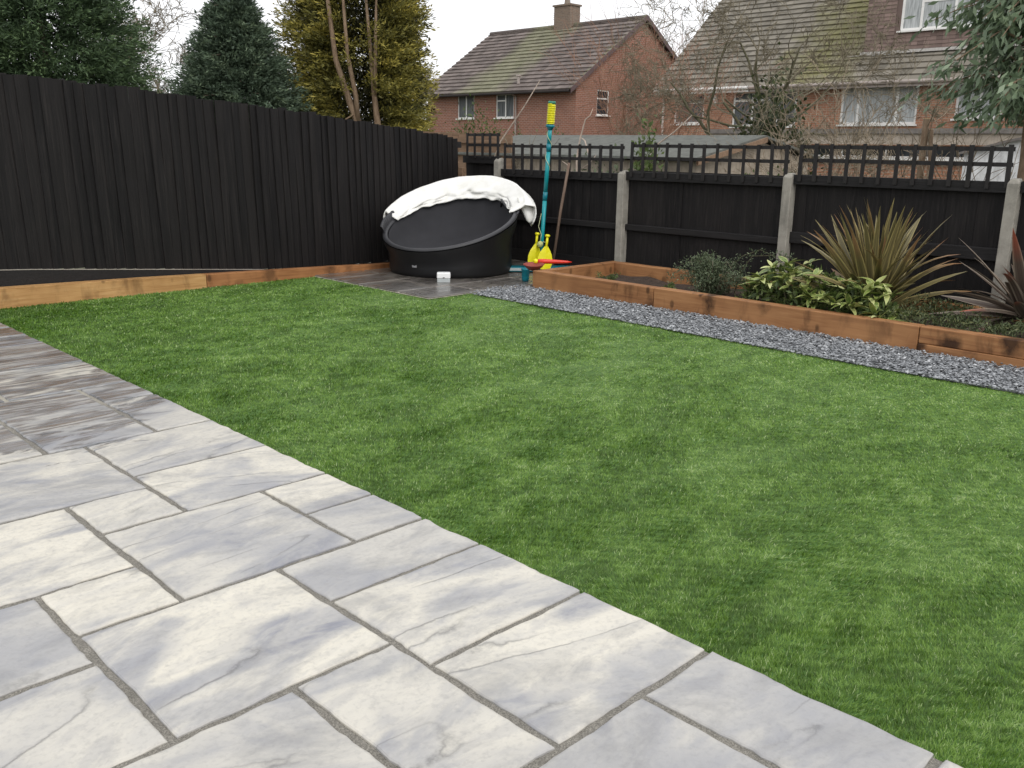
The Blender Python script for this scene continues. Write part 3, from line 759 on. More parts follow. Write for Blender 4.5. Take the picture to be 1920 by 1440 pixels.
# bays: y0 (left in view) > y1, panel top z, trellis zt / zm / base, number of uprights
BAYS = [(8.47, 7.885, 1.10, 1.430, 1.297, 1.165, 5), (7.815, 6.045, 0.965, 1.307, 1.170, 1.040, 13), (5.965, 4.185, 0.985, 1.326, 1.190, 1.064, 13), (4.10, 2.36, 1.012, 1.334, 1.205, 1.085, 13), (2.27, 0.45, 1.02, 1.345, 1.215, 1.095, 13), (0.36, -1.4, 1.02, 1.345, 1.215, 1.095, 13)]
pb = MB().box(0.0, 0.012, -0.058, 0.058, 0, 1).mesh('board', MAT['black_wood'])
sl = MB().box(-0.067, -0.055, -0.0155, 0.0155, 0, 1).mesh('slat', MAT['trellis'])
for bi, (y0, y1, zp, zt, zm, zb, nu) in enumerate(BAYS):
    n = max(4, int((y0 - y1) / 0.108))
    for i in range(n):
        yy = y0 - (i + 0.5) * (y0 - y1) / n
        link('board', pb, bf, (rt.uniform(0, 0.006), yy, 0.12), (0, 0, rt.uniform(-.05, .05)), (1, (y0 - y1) / n / 0.112, zp - 0.12 + rt.uniform(-.004, .004)))
    MB().box(-0.014, 0.012, y1, y0, -0.05, 0.135).obj('gravel_board', MAT['black_rail'], bf)
    o = MB().box(-0.036, -0.002, y1, y0, 0.465 + 0.022 * (bi > 2), 0.527 + 0.06 * (bi > 2)).obj('rail', MAT['black_rail'], bf)
    bevel(o, 0.006)
    MB().box(-0.052, 0.03, y1, y0, zp - 0.012, zp + 0.068 if bi else zb + 0.006).obj('capping_rail', MAT['black_rail'], bf)
    for zz in (zt - 0.034, zm - 0.017):
        MB().box(-0.0545, -0.043, (y1 + .004) * .992, (y0 - .004) * .992, zz, zz + 0.031).obj('rail', MAT['trellis'], bf)
    MB().box(0.001, 0.014, y1 + .004, y0 - .004, zp + 0.069, zb + 0.002).obj('rail', MAT['trellis'], bf) if zb > zp + 0.075 and bi else None
    for i in range(nu):
        yy = y0 - 0.024 - i * (y0 - y1 - 0.048) / (nu - 1)
        link('slat', sl, bf, (0, yy * .992, zp + rt.uniform(0.008, 0.024) if bi else zb - 0.02), (rt.uniform(-.02, .02), 0, 0), (1, rt.uniform(0.9, 1.15), zt - zp - 0.012 + rt.uniform(0.0, .008) if bi else zt - zb + 0.022))
# concrete posts
def cpost(y, z, w=0.085):
    m = MB()
    m.box(-0.085, 0.02, y - w / 2, y + w / 2, -0.1, z - 0.035)
    vs = [(-0.085, y - w / 2, z - .035), (0.02, y - w / 2, z - .035), (0.02, y + w / 2, z - .035), (-0.085, y + w / 2, z - .035), (-0.06, y - w / 3, z), (0.0, y - w / 3, z + .004), (0.0, y + w / 3, z + .004), (-0.06, y + w / 3, z)]
    m.add(vs, [(0, 1, 5, 4), (1, 2, 6, 5), (2, 3, 7, 6), (3, 0, 4, 7), (4, 5, 6, 7)])
    o = m.obj('post', MAT['concrete'], bf); bevel(o, 0.006)
for y, z in ((7.85, 1.15), (6.005, 1.062), (4.143, 1.090), (2.315, 1.104), (0.405, 1.105)):
    cpost(y, z)

# ================================================================== RAISED BED
bed = empty('raised_bed', (6.05, 5.9, 0))
tag(bed, 'long raised bed of orange brown timber sleepers against the back fence', 'raised bed')
def sleeper(x0, x1, y0, y1, z0, z1, mat, w=0.006):
    cx, cy, cz = (x0 + x1) / 2, (y0 + y1) / 2, (z0 + z1) / 2
    o = MB().box(x0 - cx, x1 - cx, y0 - cy, y1 - cy, z0 - cz, z1 - cz).obj('sleeper', mat, bed)
    o.location = (cx - 6.05, cy - 5.9, cz); bevel(o, w)
    return o
HB = 0.174
sleeper(6.05, 6.15, 4.505, 5.90, -0.05, HB, MAT['sleeper'])
sleeper(6.05, 6.15, 2.33, 4.50, -0.05, HB + .002, MAT['sleeper'])
sleeper(6.05, 6.15, 0.00, 2.325, 0.066, HB + .003, MAT['sleeper'])
sleeper(6.042, 6.148, 0.00, 2.3245, -0.06, 0.0645, MAT['sleeper'])
sleeper(6.151, 7.12, 5.80, 5.898, -0.05, HB, MAT['sleeper_x'])
sleeper(7.12, 7.22, 3.9, 5.9, -0.05, HB, MAT['sleeper'])
sleeper(7.12, 7.22, 1.6, 3.895, -0.05, HB + .002, MAT['sleeper'])
sleeper(7.12, 7.22, -0.4, 1.595, -0.05, HB, MAT['sleeper'])
# soil
def soil():
    m = MB(); nx, ny = 14, 60
    for i in range(nx + 1):
        for j in range(ny + 1):
            X = 6.152 + (7.118 - 6.152) * i / nx; Y = -0.4 + (5.79 + 0.4) * j / ny
            h = 0.055 + 0.035 * mnoise.noise(Vector((X * 3, Y * 3, 1))) + 0.02 * mnoise.noise(Vector((X * 9, Y * 9, 3))) + 0.05 * max(0, min(1, (4.7 - Y)))
            m.v.append((X, Y, h))
    for i in range(nx):
        for j in range(ny):
            a = i * (ny + 1) + j; m.f.append((a, a + ny + 1, a + ny + 2, a + 1))
    o = m.obj('soil', MAT['soil'], None, True); o['kind'] = 'structure'
soil()
# ================================================================== HOUSES
def wall_open(m, plane, a0, a1, z0, z1, opens, depth=0.12, flip=False, topf=None):
    """wall in plane X=const ('x') or Y=const ('y') from a0..a1, z0..z1 with rectangular openings and reveals"""
    axis, c = plane
    As = sorted({a0, a1, *[o[0] for o in opens], *[o[1] for o in opens]})
    Zs = sorted({z0, z1, *[o[2] for o in opens], *[o[3] for o in opens]})
    P = (lambda a, z, d=0.0: (c + d, a, z)) if axis == 'x' else (lambda a, z, d=0.0: (a, c + d, z))
    for i in range(len(As) - 1):
        for j in range(len(Zs) - 1):
            ca, cz = (As[i] + As[i + 1]) / 2, (Zs[j] + Zs[j + 1]) / 2
            if any(o[0] < ca < o[1] and o[2] < cz < o[3] for o in opens): continue
            m.add([P(As[i], Zs[j]), P(As[i + 1], Zs[j]), P(As[i + 1], Zs[j + 1]), P(As[i], Zs[j + 1])], [(0, 1, 2, 3)])
    for o in opens:
        for (p, q) in (((o[0], o[2]), (o[1], o[2])), ((o[1], o[2]), (o[1], o[3])), ((o[1], o[3]), (o[0], o[3])), ((o[0], o[3]), (o[0], o[2]))):
            m.add([P(*p), P(*q), P(*q, depth), P(*p, depth)], [(0, 1, 2, 3)])

def window(house, axis, c, a0, a1, z0, z1, mullions=(), transoms=(), curtain=None, fw=0.055, sill=True, base=(0, 0, 0), glass_dep=0.05):
    """white framed window in a wall; parts: window > pane, curtain, sill"""
    def bx(m, aa0, aa1, zz0, zz1, d0, d1):
        if axis == 'x': m.box(c + d0, c + d1, aa0, aa1, zz0, zz1)
        else: m.box(aa0, aa1, c + d0, c + d1, zz0, zz1)
    m = MB()
    D0, D1 = 0.035, 0.095
    bx(m, a0, a1, z0, z0 + fw, D0, D1); bx(m, a0, a1, z1 - fw, z1, D0, D1)
    bx(m, a0, a0 + fw, z0 + fw, z1 - fw, D0 + .001, D1 - .001); bx(m, a1 - fw, a1, z0 + fw, z1 - fw, D0 + .001, D1 - .001)
    ed = [a0 + fw / 2] + sorted(mullions) + [a1 - fw / 2]
    for q in mullions: bx(m, q - fw / 2, q + fw / 2, z0 + fw, z1 - fw, D0 - .004, D1 - .002)
    for (ta, tb, tz) in transoms: bx(m, ta, tb, tz - fw / 2, tz + fw / 2, D0 - .002, D1 - .003)
    w = m.obj('window', MAT['white_frame'], house)
    w.location = [-b for b in base]
    for i in range(len(ed) - 1):
        p = MB(); bx(p, ed[i] + fw * .3, ed[i + 1] - fw * .3, z0 + fw * .5, z1 - fw * .5, glass_dep + .005, glass_dep + .012)
        p.obj('pane', MAT['glass'] if curtain is None else MAT[curtain], w)
    if sill:
        s = MB(); bx(s, a0 - .06, a1 + .06, z0 - .05, z0 - .001, -0.09, 0.11); s.obj('sill', MAT['white_frame'], w)
    return w

def tile_roof(name, mat, parent, e0, e1, r0, r1, course=0.33, width=0.33, thick=0.062, base=(0, 0, 0), seed=1, skip=None):
    """courses of real overlapping tiles on the quad eaves e0-e1, ridge r0-r1; joined as one part"""
    e0, e1, r0, r1 = map(Vector, (e0, e1, r0, r1))
    up = (r0 - e0); L = up.length; up.normalize()
    nr = int(L / course) + 1
    al = (e1 - e0).normalized()
    nrm = al.cross(up); 
    if nrm.z < 0: nrm = -nrm
    rg = random.Random(seed)
    V, A = [], []
    for r in range(nr):
        f = r * course / L
        s, e = e0.lerp(r0, f), e1.lerp(r1, f)
        f2 = min(1.0, (r + 1.12) * course / L)
        s2, e2 = e0.lerp(r0, f2), e1.lerp(r1, f2)
        wd = (e - s).length
        nt = max(1, round(wd / width))
        for k in range(nt):
            u0, u1 = (k + 0.012 * (k > 0)) / nt, (k + 0.988) / nt
            a, b = s.lerp(e, u0), s.lerp(e, u1); c_, d = s2.lerp(e2, u1), s2.lerp(e2, u0)
            if skip and skip((a + b + c_ + d) / 4): continue
            j = rg.uniform(-.006, .006)
            h0 = nrm * (thick + j); h1 = nrm * 0.006
            V += [[a + h0, b + h0, c_ + h1, d + h1], [a, b, b + h0, a + h0]]
            if k % 1 == 0: V += [[a, a + h0, d + h1, d], [b + h0, b, c_, c_ + h1]]
            v = rg.random(); A += [v] * 4
    me = npmesh(name, np.array([[tuple(p) for p in q] for q in V]), 4, mat, {'v': np.array(A)})
    o = link(name, me, parent); o.location = [-b for b in base]; o['kind'] = 'stuff'
    return o

def wallobj(m, name, mat, parent, base):
    me = m.mesh(name, mat); boxuv(me); o = link(name, me, parent); o.location = [-b for b in base]; return o

# ---- house A: red brick, gable end to the right
bA = (30.0, 26.9, 0.0)
hA = empty('brick_house', bA)
tag(hA, 'red brick house with brown mossy tiled roof, chimney and gable facing right', 'house')
winA = [(33.30, 34.49, 2.50, 3.59), (30.64, 31.81, 2.50, 3.55)]
m = MB(); wall_open(m, ('x', 30.0), 26.9, 36.7, 0, 3.75, winA); wallobj(m, 'wall', MAT['brick_red'], hA, bA)
m = MB()
gw = (31.38, 32.20, 2.60, 3.66)
wall_open(m, ('y', 26.9), 30.0, 38.8, 0, 3.9, [gw])
m.add([(30.0, 26.9, 3.9), (38.8, 26.9, 3.9), (34.4, 26.9, 6.80)], [(0, 1, 2)])
wallobj(m, 'gable_wall', MAT['brick_red'], hA, bA)
m = MB(); m.add([(38.8, 26.9, 0), (38.8, 36.7, 0), (38.8, 36.7, 3.8), (38.8, 26.9, 3.8)], [(0, 1, 2, 3)])
m.add([(30, 36.7, 0), (38.8, 36.7, 0), (38.8, 36.7, 3.9), (34.4, 36.7, 6.80), (30, 36.7, 3.9)], [(4, 3, 2, 1, 0)])
wallobj(m, 'wall', MAT['brick_red'], hA, bA)
rA = MB()
sl_ = (6.86 - 3.66) / (34.4 - 29.55)
rA.add([(29.55, 26.72, 3.60), (29.55, 36.9, 3.60), (34.4, 36.9, 6.84), (34.4, 26.72, 6.84), (39.25, 26.72, 3.60), (39.25, 36.9, 3.60),
        (29.55, 26.72, 3.52), (29.55, 36.9, 3.52), (34.4, 36.9, 6.76), (34.4, 26.72, 6.76), (39.25, 26.72, 3.52), (39.25, 36.9, 3.52)],
       [(3, 2, 1, 0), (4, 5, 2, 3), (6, 7, 8, 9), (9, 8, 11, 10), (0, 1, 7, 6), (5, 4, 10, 11), (0, 6, 9, 3), (3, 9, 10, 4), (1, 2, 8, 7), (2, 5, 11, 8)])
roofA = wallobj(rA, 'roof', MAT['dark_trim'], hA, bA)
o = tile_roof('roof_tiles', MAT['tilesA'], roofA, (29.50, 36.9, 3.585), (29.50, 26.70, 3.585), (34.4, 36.9, 6.85), (34.4, 26.70, 6.85), 0.335, 0.33, seed=3); o.location = (0, 0, 0)
o = tile_roof('roof_tiles', MAT['tilesA'], roofA, (39.3, 26.70, 3.585), (39.3, 36.9, 3.585), (34.4, 26.70, 6.85), (34.4, 36.9, 6.85), 0.335, 0.66, seed=4); o.location = (0, 0, 0)
m = MB()
for i in range(23):
    y0 = 26.72 + i * 0.4427
    m.tube([(34.4, y0, 6.86), (34.4, y0 + 0.436, 6.865)], [0.11, 0.105], 8)
mr = m.obj('ridge_tiles', MAT['tilesA'], roofA); mr['kind'] = 'stuff'
m = MB()
for (xa, za, xb, zb) in ((29.45, 3.42, 34.4, 6.74), (39.35, 3.42, 34.4, 6.74)):
    m.add([(xa, 26.69, za), (xb, 26.69, zb), (xb, 26.69, zb + 0.22), (xa, 26.69, za + 0.22), (xa, 26.73, za), (xb, 26.73, zb), (xb, 26.73, zb + 0.22), (xa, 26.73, za + 0.22)],
          [(0, 1, 2, 3), (7, 6, 5, 4), (3, 2, 6, 7), (0, 4, 5, 1)])
o = m.obj('bargeboard', MAT['barge'], hA); o.location = [-b for b in bA]
m = MB().box(34.05, 34.75, 31.03, 32.08, 6.2, 7.72)
m.box(33.99, 34.81, 30.97, 32.14, 7.72, 7.80)
ch = wallobj(m, 'chimney', MAT['brick_chim'], roofA, (0, 0, 0))
o = MB().lathe([(0.16, 0), (0.13, 0.22), (0.14, 0.25)], 12).obj('chimney_pot', MAT['brick_chim'], roofA); o.location = (34.4, 31.55, 7.80)
m = MB().box(34.3, 34.33, 32.16, 32.19, 7.1, 7.55)
for k in range(4): m.box(34.3, 34.32, 32.19, 32.36, 7.2 + .09 * k, 7.215 + .09 * k)
m.obj('aerial', MAT['dark_trim'], roofA)
o = MB().lathe([(0.07, 0), (0.07, 0.30), (0.12, 0.32), (0.12, 0.38)], 10).obj('roof_vent', MAT['grey_gutter'], roofA); o.location = (30.0, 30.35, 3.95)
o = MB().tube([(29.5, 26.8, 3.53), (29.5, 36.8, 3.53)], [0.06, 0.06], 8).obj('gutter', MAT['dark_trim'], hA); o.location = [-b for b in bA]
o = MB().tube([(29.92, 30.43, 0), (29.92, 30.43, 3.4), (29.6, 30.43, 3.52)], [0.04] * 3, 8).obj('downpipe', MAT['grey_gutter'], hA); o.location = [-b for b in bA]
window(hA, 'x', 30.0, *winA[0], mullions=(33.9,), curtain='curtain_dark', base=bA)
window(hA, 'x', 30.0, *winA[1], mullions=(31.2,), transoms=((31.2, 31.76, 3.25),), curtain='curtain_dark', base=bA)
window(hA, 'y', 26.9, *gw, transoms=((31.43, 32.15, 3.3),), base=bA, curtain=None)

# ---- house B: orange brick chalet with tile-hung dormer
bB = (30.0, 22.4, 0.0)
hB = empty('dormer_house', bB)
tag(hB, 'orange brick house with mossy roof, tile hung dormer and white windows behind the bare tree', 'house')
winB = [(20.44, 21.80, 2.16, 3.33), (16.65, 19.20, 2.05, 3.27), (12.48, 15.04, 2.09, 3.36), (9.95, 11.33, 2.24, 3.36)]
m = MB(); wall_open(m, ('x', 30.0), 4.0, 22.3, 0, 3.45, winB); wallobj(m, 'wall', MAT['brick_orange'], hB, bB)
m = MB(); m.add([(30, 22.3, 0), (38, 22.3, 0), (38, 22.3, 3.5), (34.0, 22.3, 7.1), (30, 22.3, 3.5)], [(4, 3, 2, 1, 0)])
m.add([(30, 4, 0), (38, 4, 0), (38, 4, 3.5), (34.0, 4, 7.1), (30, 4, 3.5)], [(0, 1, 2, 3, 4)])
m.add([(38, 4, 0), (38, 22.3, 0), (38, 22.3, 3.5), (38, 4, 3.5)], [(0, 1, 2, 3)])
wallobj(m, 'wall', MAT['brick_orange'], hB, bB)
rB = MB()
rB.add([(29.55, 3.8, 3.38), (29.55, 22.45, 3.38), (34.0, 22.45, 7.24), (34.0, 3.8, 7.24), (38.45, 3.8, 3.38), (38.45, 22.45, 3.38),
        (29.55, 3.8, 3.30), (29.55, 22.45, 3.30), (34.0, 22.45, 7.16), (34.0, 3.8, 7.16), (38.45, 3.8, 3.30), (38.45, 22.45, 3.30)],
       [(3, 2, 1, 0), (4, 5, 2, 3), (6, 7, 8, 9), (9, 8, 11, 10), (0, 1, 7, 6), (5, 4, 10, 11), (0, 6, 9, 3), (3, 9, 10, 4), (1, 2, 8, 7), (2, 5, 11, 8)])
roofB = wallobj(rB, 'roof', MAT['dark_trim'], hB, bB)
inD = lambda p: p.y < 14.70 and p.x > 30.57
o = tile_roof('roof_tiles', MAT['tilesB'], roofB, (29.50, 22.5, 3.36), (29.50, 3.8, 3.36), (34.0, 22.5, 7.26), (34.0, 3.8, 7.26), 0.30, 0.33, seed=8, skip=inD); o.location = (0, 0, 0)
o = tile_roof('roof_tiles', MAT['tilesB'], roofB, (38.5, 3.8, 3.36), (38.5, 22.5, 3.36), (34.0, 3.8, 7.26), (34.0, 22.5, 7.26), 0.35, 0.66, seed=9); o.location = (0, 0, 0)
m = MB()
for i in range(42):
    y0 = 3.8 + i * 0.4427
    m.tube([(34.0, y0, 7.27), (34.0, y0 + 0.436, 7.275)], [0.12, 0.115], 8)
m.obj('ridge_tiles', MAT['brick_orange'], roofB)['kind'] = 'stuff'
# dormer: tile hung front
m = MB()
dw = (10.9, 13.56, 4.98, 6.30)
wall_open(m, ('x', 30.58), 6.0, 14.70, 4.30, 7.0, [dw])
m.add([(30.58, 14.70, 4.2), (34.0, 14.70, 7.0), (30.58, 14.70, 7.0)], [(0, 1, 2)])
m.add([(30.45, 5.9, 7.0), (30.45, 14.85, 7.0), (34.2, 14.85, 7.3), (34.2, 5.9, 7.3)], [(0, 1, 2, 3)])
dm = wallobj(m, 'dormer', MAT['hung'], hB, bB)
rg = random.Random(4); V, A = [], []
z = 4.42
while z < 7.0:
    nt = int((14.70 - 6.0) / 0.19)
    for k in range(nt):
        y0, y1 = 6.0 + 8.70 * (k + .01) / nt, 6.0 + 8.70 * (k + .99) / nt
        if y1 > dw[0] - .02 and y0 < dw[1] + .02 and z + .13 > dw[2] and z < dw[3]: continue
        th = 0.022 + rg.uniform(0, .006)
        V += [[(30.58 - th, y0, z), (30.58 - th, y1, z), (30.572, y1, z + .125), (30.572, y0, z + .125)], [(30.58, y0, z), (30.58, y1, z), (30.58 - th, y1, z), (30.58 - th, y0, z)]]
        A += [rg.random()] * 2
    z += 0.115
me = npmesh('hung_tiles', np.array(V), 4, MAT['hung'], {'v': np.array(A)})
link('hung_tiles', me, dm)['kind'] = 'stuff'
o = MB().box(30.44, 30.57, 6.0, 14.75, 4.31, 4.40).obj('flashing', MAT['lead'], dm)
o = MB().box(30.45, 30.57, 13.6, 15.2, 4.28, 4.31).obj('flashing', MAT['lead'], dm)
window(hB, 'x', 30.54, *dw, mullions=(12.92, 11.9), transoms=((11.93, 12.9, 5.82),), curtain='curtain', base=bB, fw=0.075)
window(hB, 'x', 30.0, *winB[0], transoms=((20.49, 21.75, 2.93),), base=bB, fw=0.07, curtain='curtain_dark')
window(hB, 'x', 30.0, *winB[1], mullions=(18.4, 17.4), transoms=((17.4, 19.15, 2.95),), base=bB, fw=0.07, curtain='curtain_dark')
window(hB, 'x', 30.0, *winB[2], mullions=(14.44, 13.16), base=bB, fw=0.075, curtain='curtain')
window(hB, 'x', 30.0, *winB[3], mullions=(10.62,), base=bB, fw=0.07, curtain='curtain')
def gut(y0, y1, mat):
    o = MB().tube([(29.47, y0, 3.36), (29.47, y1, 3.36)], [0.062, 0.062], 8).obj('gutter', mat, hB); o.location = [-b for b in bB]
    o = MB().box(29.52, 29.56, y0, y1, 3.22, 3.35).obj('fascia', mat, hB); o.location = [-b for b in bB]
gut(18.3, 22.45, MAT['white_gutter']); gut(3.9, 18.25, MAT['grey_gutter'])
o = MB().tube([(29.92, 22.25, 0), (29.92, 22.25, 3.1), (29.6, 22.25, 3.3)], [0.04] * 3, 8).obj('downpipe', MAT['white_gutter'], hB); o.location = [-b for b in bB]
for yy, zz, w_ in ((19.92, 3.02, .16), (20.2, 3.2, .1)):
    o = MB().box(29.9, 29.99, yy - w_ / 2, yy + w_ / 2, zz - w_, zz + w_).obj('wall_box', MAT['white_frame'], hB); o.location = [-b for b in bB]

# ---- low outbuildings beyond the fence
bS = (9.5, 8.6, 0)
shed = empty('felt_roof_shed', bS)
tag(shed, 'low beige shed with mossy grey felt roof just beyond the trellis', 'shed')
m = MB().box(9.62, 12.4, 6.62, 11.0, 0, 1.13)
m.add([(9.62, 6.62, 1.13), (12.4, 6.62, 1.13), (11.0, 6.62, 1.40)], [(0, 1, 2)]).add([(9.62, 11.0, 1.13), (12.4, 11.0, 1.13), (11.0, 11.0, 1.40)], [(2, 1, 0)])
wallobj(m, 'wall', MAT['beige'], shed, bS)
m = MB()
for (xa, za, xb, zb) in ((9.45, 1.150, 11.0, 1.435), (12.55, 1.150, 11.0, 1.435)):
    m.add([(xa, 6.5, za), (xb, 6.5, zb), (xb, 11.12, zb), (xa, 11.12, za), (xa, 6.5, za + .03), (xb, 6.5, zb + .03), (xb, 11.12, zb + .03), (xa, 11.12, za + .03)],
          [(0, 1, 2, 3), (7, 6, 5, 4), (0, 4, 5, 1), (3, 2, 6, 7), (0, 3, 7, 4), (1, 5, 6, 2)])
wallobj(m, 'roof', MAT['felt'], shed, bS)
m = MB()
m.add([(9.45, 6.47, 1.09), (11.0, 6.47, 1.375), (11.0, 6.47, 1.44), (9.45, 6.47, 1.155), (9.45, 6.495, 1.09), (11.0, 6.495, 1.375), (11.0, 6.495, 1.44), (9.45, 6.495, 1.155)], [(0, 1, 2, 3), (7, 6, 5, 4), (3, 2, 6, 7), (0, 4, 5, 1)])
o = m.obj('bargeboard', MAT['fence_brown'], shed); o.location = [-b for b in bS]

bE = (20.0, 9.0, 0)
ext = empty('low_outbuilding', bE)
tag(ext, 'low flat roofed outbuilding with pale fascia and strip window beyond the trellis', 'outbuilding')
m = MB(); wall_open(m, ('x', 20.0), 4.5, 13.2, 0, 1.40, [(6.9, 10.9, 1.14, 1.36)]); wallobj(m, 'wall', MAT['brick_orange'], ext, bE)
wallobj(MB().box(20.02, 25.5, 4.5, 13.2, 0.0, 0.02).box(20.0, 25.5, 13.2, 13.22, 0, 1.4), 'wall', MAT['brick_orange'], ext, bE)
wallobj(MB().box(19.86, 19.99, 4.4, 13.3, 1.41, 1.63), 'fascia', MAT['render'], ext, bE)
wallobj(MB().box(19.8, 26.0, 4.3, 13.4, 1.635, 1.74), 'roof', MAT['flat_roof'], ext, bE)
window(ext, 'x', 20.0, 6.9, 10.9, 1.14, 1.36, mullions=(7.9, 8.9, 9.9), base=bE, fw=0.03)
o = MB().box(19.95, 19.99, 6.6, 11.2, 1.0, 1.02).obj('sill', MAT['white_frame'], ext); o.location = [-b for b in bE]

bW = (12.0, 3.0, 0)
wh = empty('white_outbuilding', bW)
tag(wh, 'bright white painted outbuilding wall behind the right end of the trellis', 'outbuilding')
m = MB(); m.add([(12, 4.35, 0), (12, 1.2, 0), (12, 1.2, 1.95), (12, 2.4, 1.75), (12, 3.85, 1.42), (12, 4.35, 1.28), (14, 4.35, 0), (14, 1.2, 0), (14, 1.2, 1.95), (14, 2.4, 1.75), (14, 3.85, 1.42), (14, 4.35, 1.28)], [(0, 1, 2, 3, 4, 5), (11, 10, 9, 8, 7, 6), (0, 5, 11, 6), (1, 7, 8, 2)])
wallobj(m, 'wall', MAT['white_wall'], wh, bW)
m = MB(); m.add([(11.93, 4.4, 1.28), (11.93, 3.85, 1.43), (11.93, 2.4, 1.765), (11.93, 1.1, 1.97), (14.1, 4.4, 1.28), (14.1, 3.85, 1.43), (14.1, 2.4, 1.765), (14.1, 1.1, 1.97)], [(0, 1, 5, 4), (1, 2, 6, 5), (2, 3, 7, 6)])
m.add([(11.93, 4.4, 1.25), (11.93, 3.85, 1.40), (11.93, 2.4, 1.735), (11.93, 1.1, 1.94), (11.93, 4.4, 1.279), (11.93, 3.85, 1.429), (11.93, 2.4, 1.764), (11.93, 1.1, 1.969)], [(0, 1, 5, 4), (1, 2, 6, 5), (2, 3, 7, 6)])
wallobj(m, 'roof', MAT['flat_roof'], wh, bW)

# neighbour's brown fence beyond the corner
nf = empty('brown_fence', (9.5, 11.0, 0))
tag(nf, 'weathered brown board fence seen above the corner of the black fences', 'fence')
bmesh_ = MB().box(-0.01, 0.01, -0.07, 0.07, 0, 1.0).mesh('board', MAT['fence_brown'])
for i in range(16):
    link('board', bmesh_, nf, (0, -1.2 + i * 0.145, 0), (0, 0, 0), (1, 1, 1.45 + rt.uniform(-.01, .01) + i * 0.003))
MB().box(-0.05, -0.012, -1.3, 1.1, 1.32, 1.40).obj('rail', MAT['fence_brown'], nf)
# ================================================================== VEGETATION
def quads_from(P, D, Sd, L, Wd):
    """diamond leaves: base P, direction D, side Sd, length L, width Wd"""
    n = len(P)
    V = np.empty((n, 4, 3))
    Sd = Sd / np.maximum(np.linalg.norm(Sd, axis=1, keepdims=True), 1e-6)
    V[:, 0] = P
    V[:, 1] = P + D * (L * 0.5)[:, None] + Sd * (Wd / 2)[:, None]
    V[:, 2] = P + D * L[:, None]
    V[:, 3] = P + D * (L * 0.5)[:, None] - Sd * (Wd / 2)[:, None]
    return V
def unit(v): return v / np.maximum(np.linalg.norm(v, axis=-1, keepdims=True), 1e-6)

def conifer(name, base, height, rad_fn, mat, nb, per, leafL, leafW, label, group=None, trunk_r=0.12, seed=1, z0=0.3, inner=None, droop=0.25, bough=0.55, gap=None, trunks=None, bark='bark'):
    g = np.random.default_rng(seed)
    root = empty(name, base); tag(root, label, 'tree', group)
    th = g.uniform(0, 2 * np.pi, nb)
    zz = z0 + (height - z0) * g.random(nb) ** 1.15
    keep = np.ones(nb, bool)
    if gap is not None: keep = ~gap(th, zz, g)
    th, zz = th[keep], zz[keep]; nb = len(th)
    R = np.array([rad_fn(z / height, t) for z, t in zip(zz, th)]) * g.uniform(0.78, 1.08, nb)
    out = np.stack([np.cos(th), np.sin(th), np.zeros(nb)], 1)
    bt = 1 - (zz - z0) / (height - z0)
    lift = 0.55 - 0.6 * bt
    bd = unit(out + np.stack([np.zeros(nb), np.zeros(nb), lift - droop * bt], 1))
    tip = np.stack([out[:, 0] * R, out[:, 1] * R, zz], 1)
    blen = bough * (0.4 + 0.8 * np.minimum(R, 1.2))
    bshade = g.normal(0, 0.16, nb)
    # leaves scattered in a flattened wedge along each bough
    idx = np.repeat(np.arange(nb), per); n = len(idx)
    f = g.random(n) ** 0.8
    spread = (0.10 + 0.26 * f) * blen[idx]
    side = np.cross(bd, np.array([0, 0, 1.0])); side = unit(side)
    lat = g.normal(0, 0.45, n) * spread; ver = g.normal(0, 0.26, n) * spread
    P = tip[idx] - bd[idx] * ((1 - (1 - f)) * blen[idx])[:, None] * 1.0 + side[idx] * lat[:, None]
    P[:, 2] += ver
    D = unit(bd[idx] + side[idx] * (lat / np.maximum(spread, 1e-3) * 0.7)[:, None] + g.normal(0, 0.45, (n, 3)) + np.array([0, 0, 0.12]))
    Sd = np.cross(D, g.normal(0, 1, (n, 3)))
    L = leafL * g.uniform(0.6, 1.3, n); Wd = leafW * g.uniform(0.7, 1.3, n)
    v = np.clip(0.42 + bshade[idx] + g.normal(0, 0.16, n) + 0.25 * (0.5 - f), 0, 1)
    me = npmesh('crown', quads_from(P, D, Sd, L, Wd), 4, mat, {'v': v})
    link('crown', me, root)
    m = MB()
    if trunks is None:
        m.tube([(0, 0, -0.05), (0.02, 0.01, height * 0.4), (0, 0, height * 0.92)], [trunk_r, trunk_r * 0.7, 0.02], 8)
        for k in range(40):
            a, zf = g.uniform(0, 6.28), g.uniform(0.12, 0.92)
            r = rad_fn(zf, a) * 0.8
            m.tube([(0, 0, zf * height), (math.cos(a) * r * .6, math.sin(a) * r * .6, zf * height + 0.05), (math.cos(a) * r, math.sin(a) * r, zf * height + 0.08 - droop * .3)], [0.03, 0.018, 0.006], 5, False)
    else:
        for (pts, rr) in trunks: m.tube(pts, rr, 8)
    m.obj('trunk', MAT[bark], root, True)
    return root

# tall dark conifer at the far left
conifer('conifer_tree', (5.35, 16.3, 0), 5.6, lambda z, t: 1.75 * min(1.0, (1.03 - z) / 0.50) ** 0.75 * (0.80 + 0.2 * min(1, z / 0.35)), MAT['conifer_dark'], 1900, 76, 0.10, 0.022,
        'dense dark green conifer filling the sky at the far left above the fence', trunk_r=0.16, seed=3, z0=0.8)
# small conical blue-green conifer
conifer('conifer_tree', (9.35, 17.4, 0), 4.35, lambda z, t: 1.47 * max(0.03, min(1.0, (1.0 - z) / 0.55)) ** 0.72, MAT['conifer_blue'], 1600, 76, 0.095, 0.022,
        'small cone shaped blue green conifer between the bare tree and the golden conifer', trunk_r=0.12, seed=5, z0=0.8)
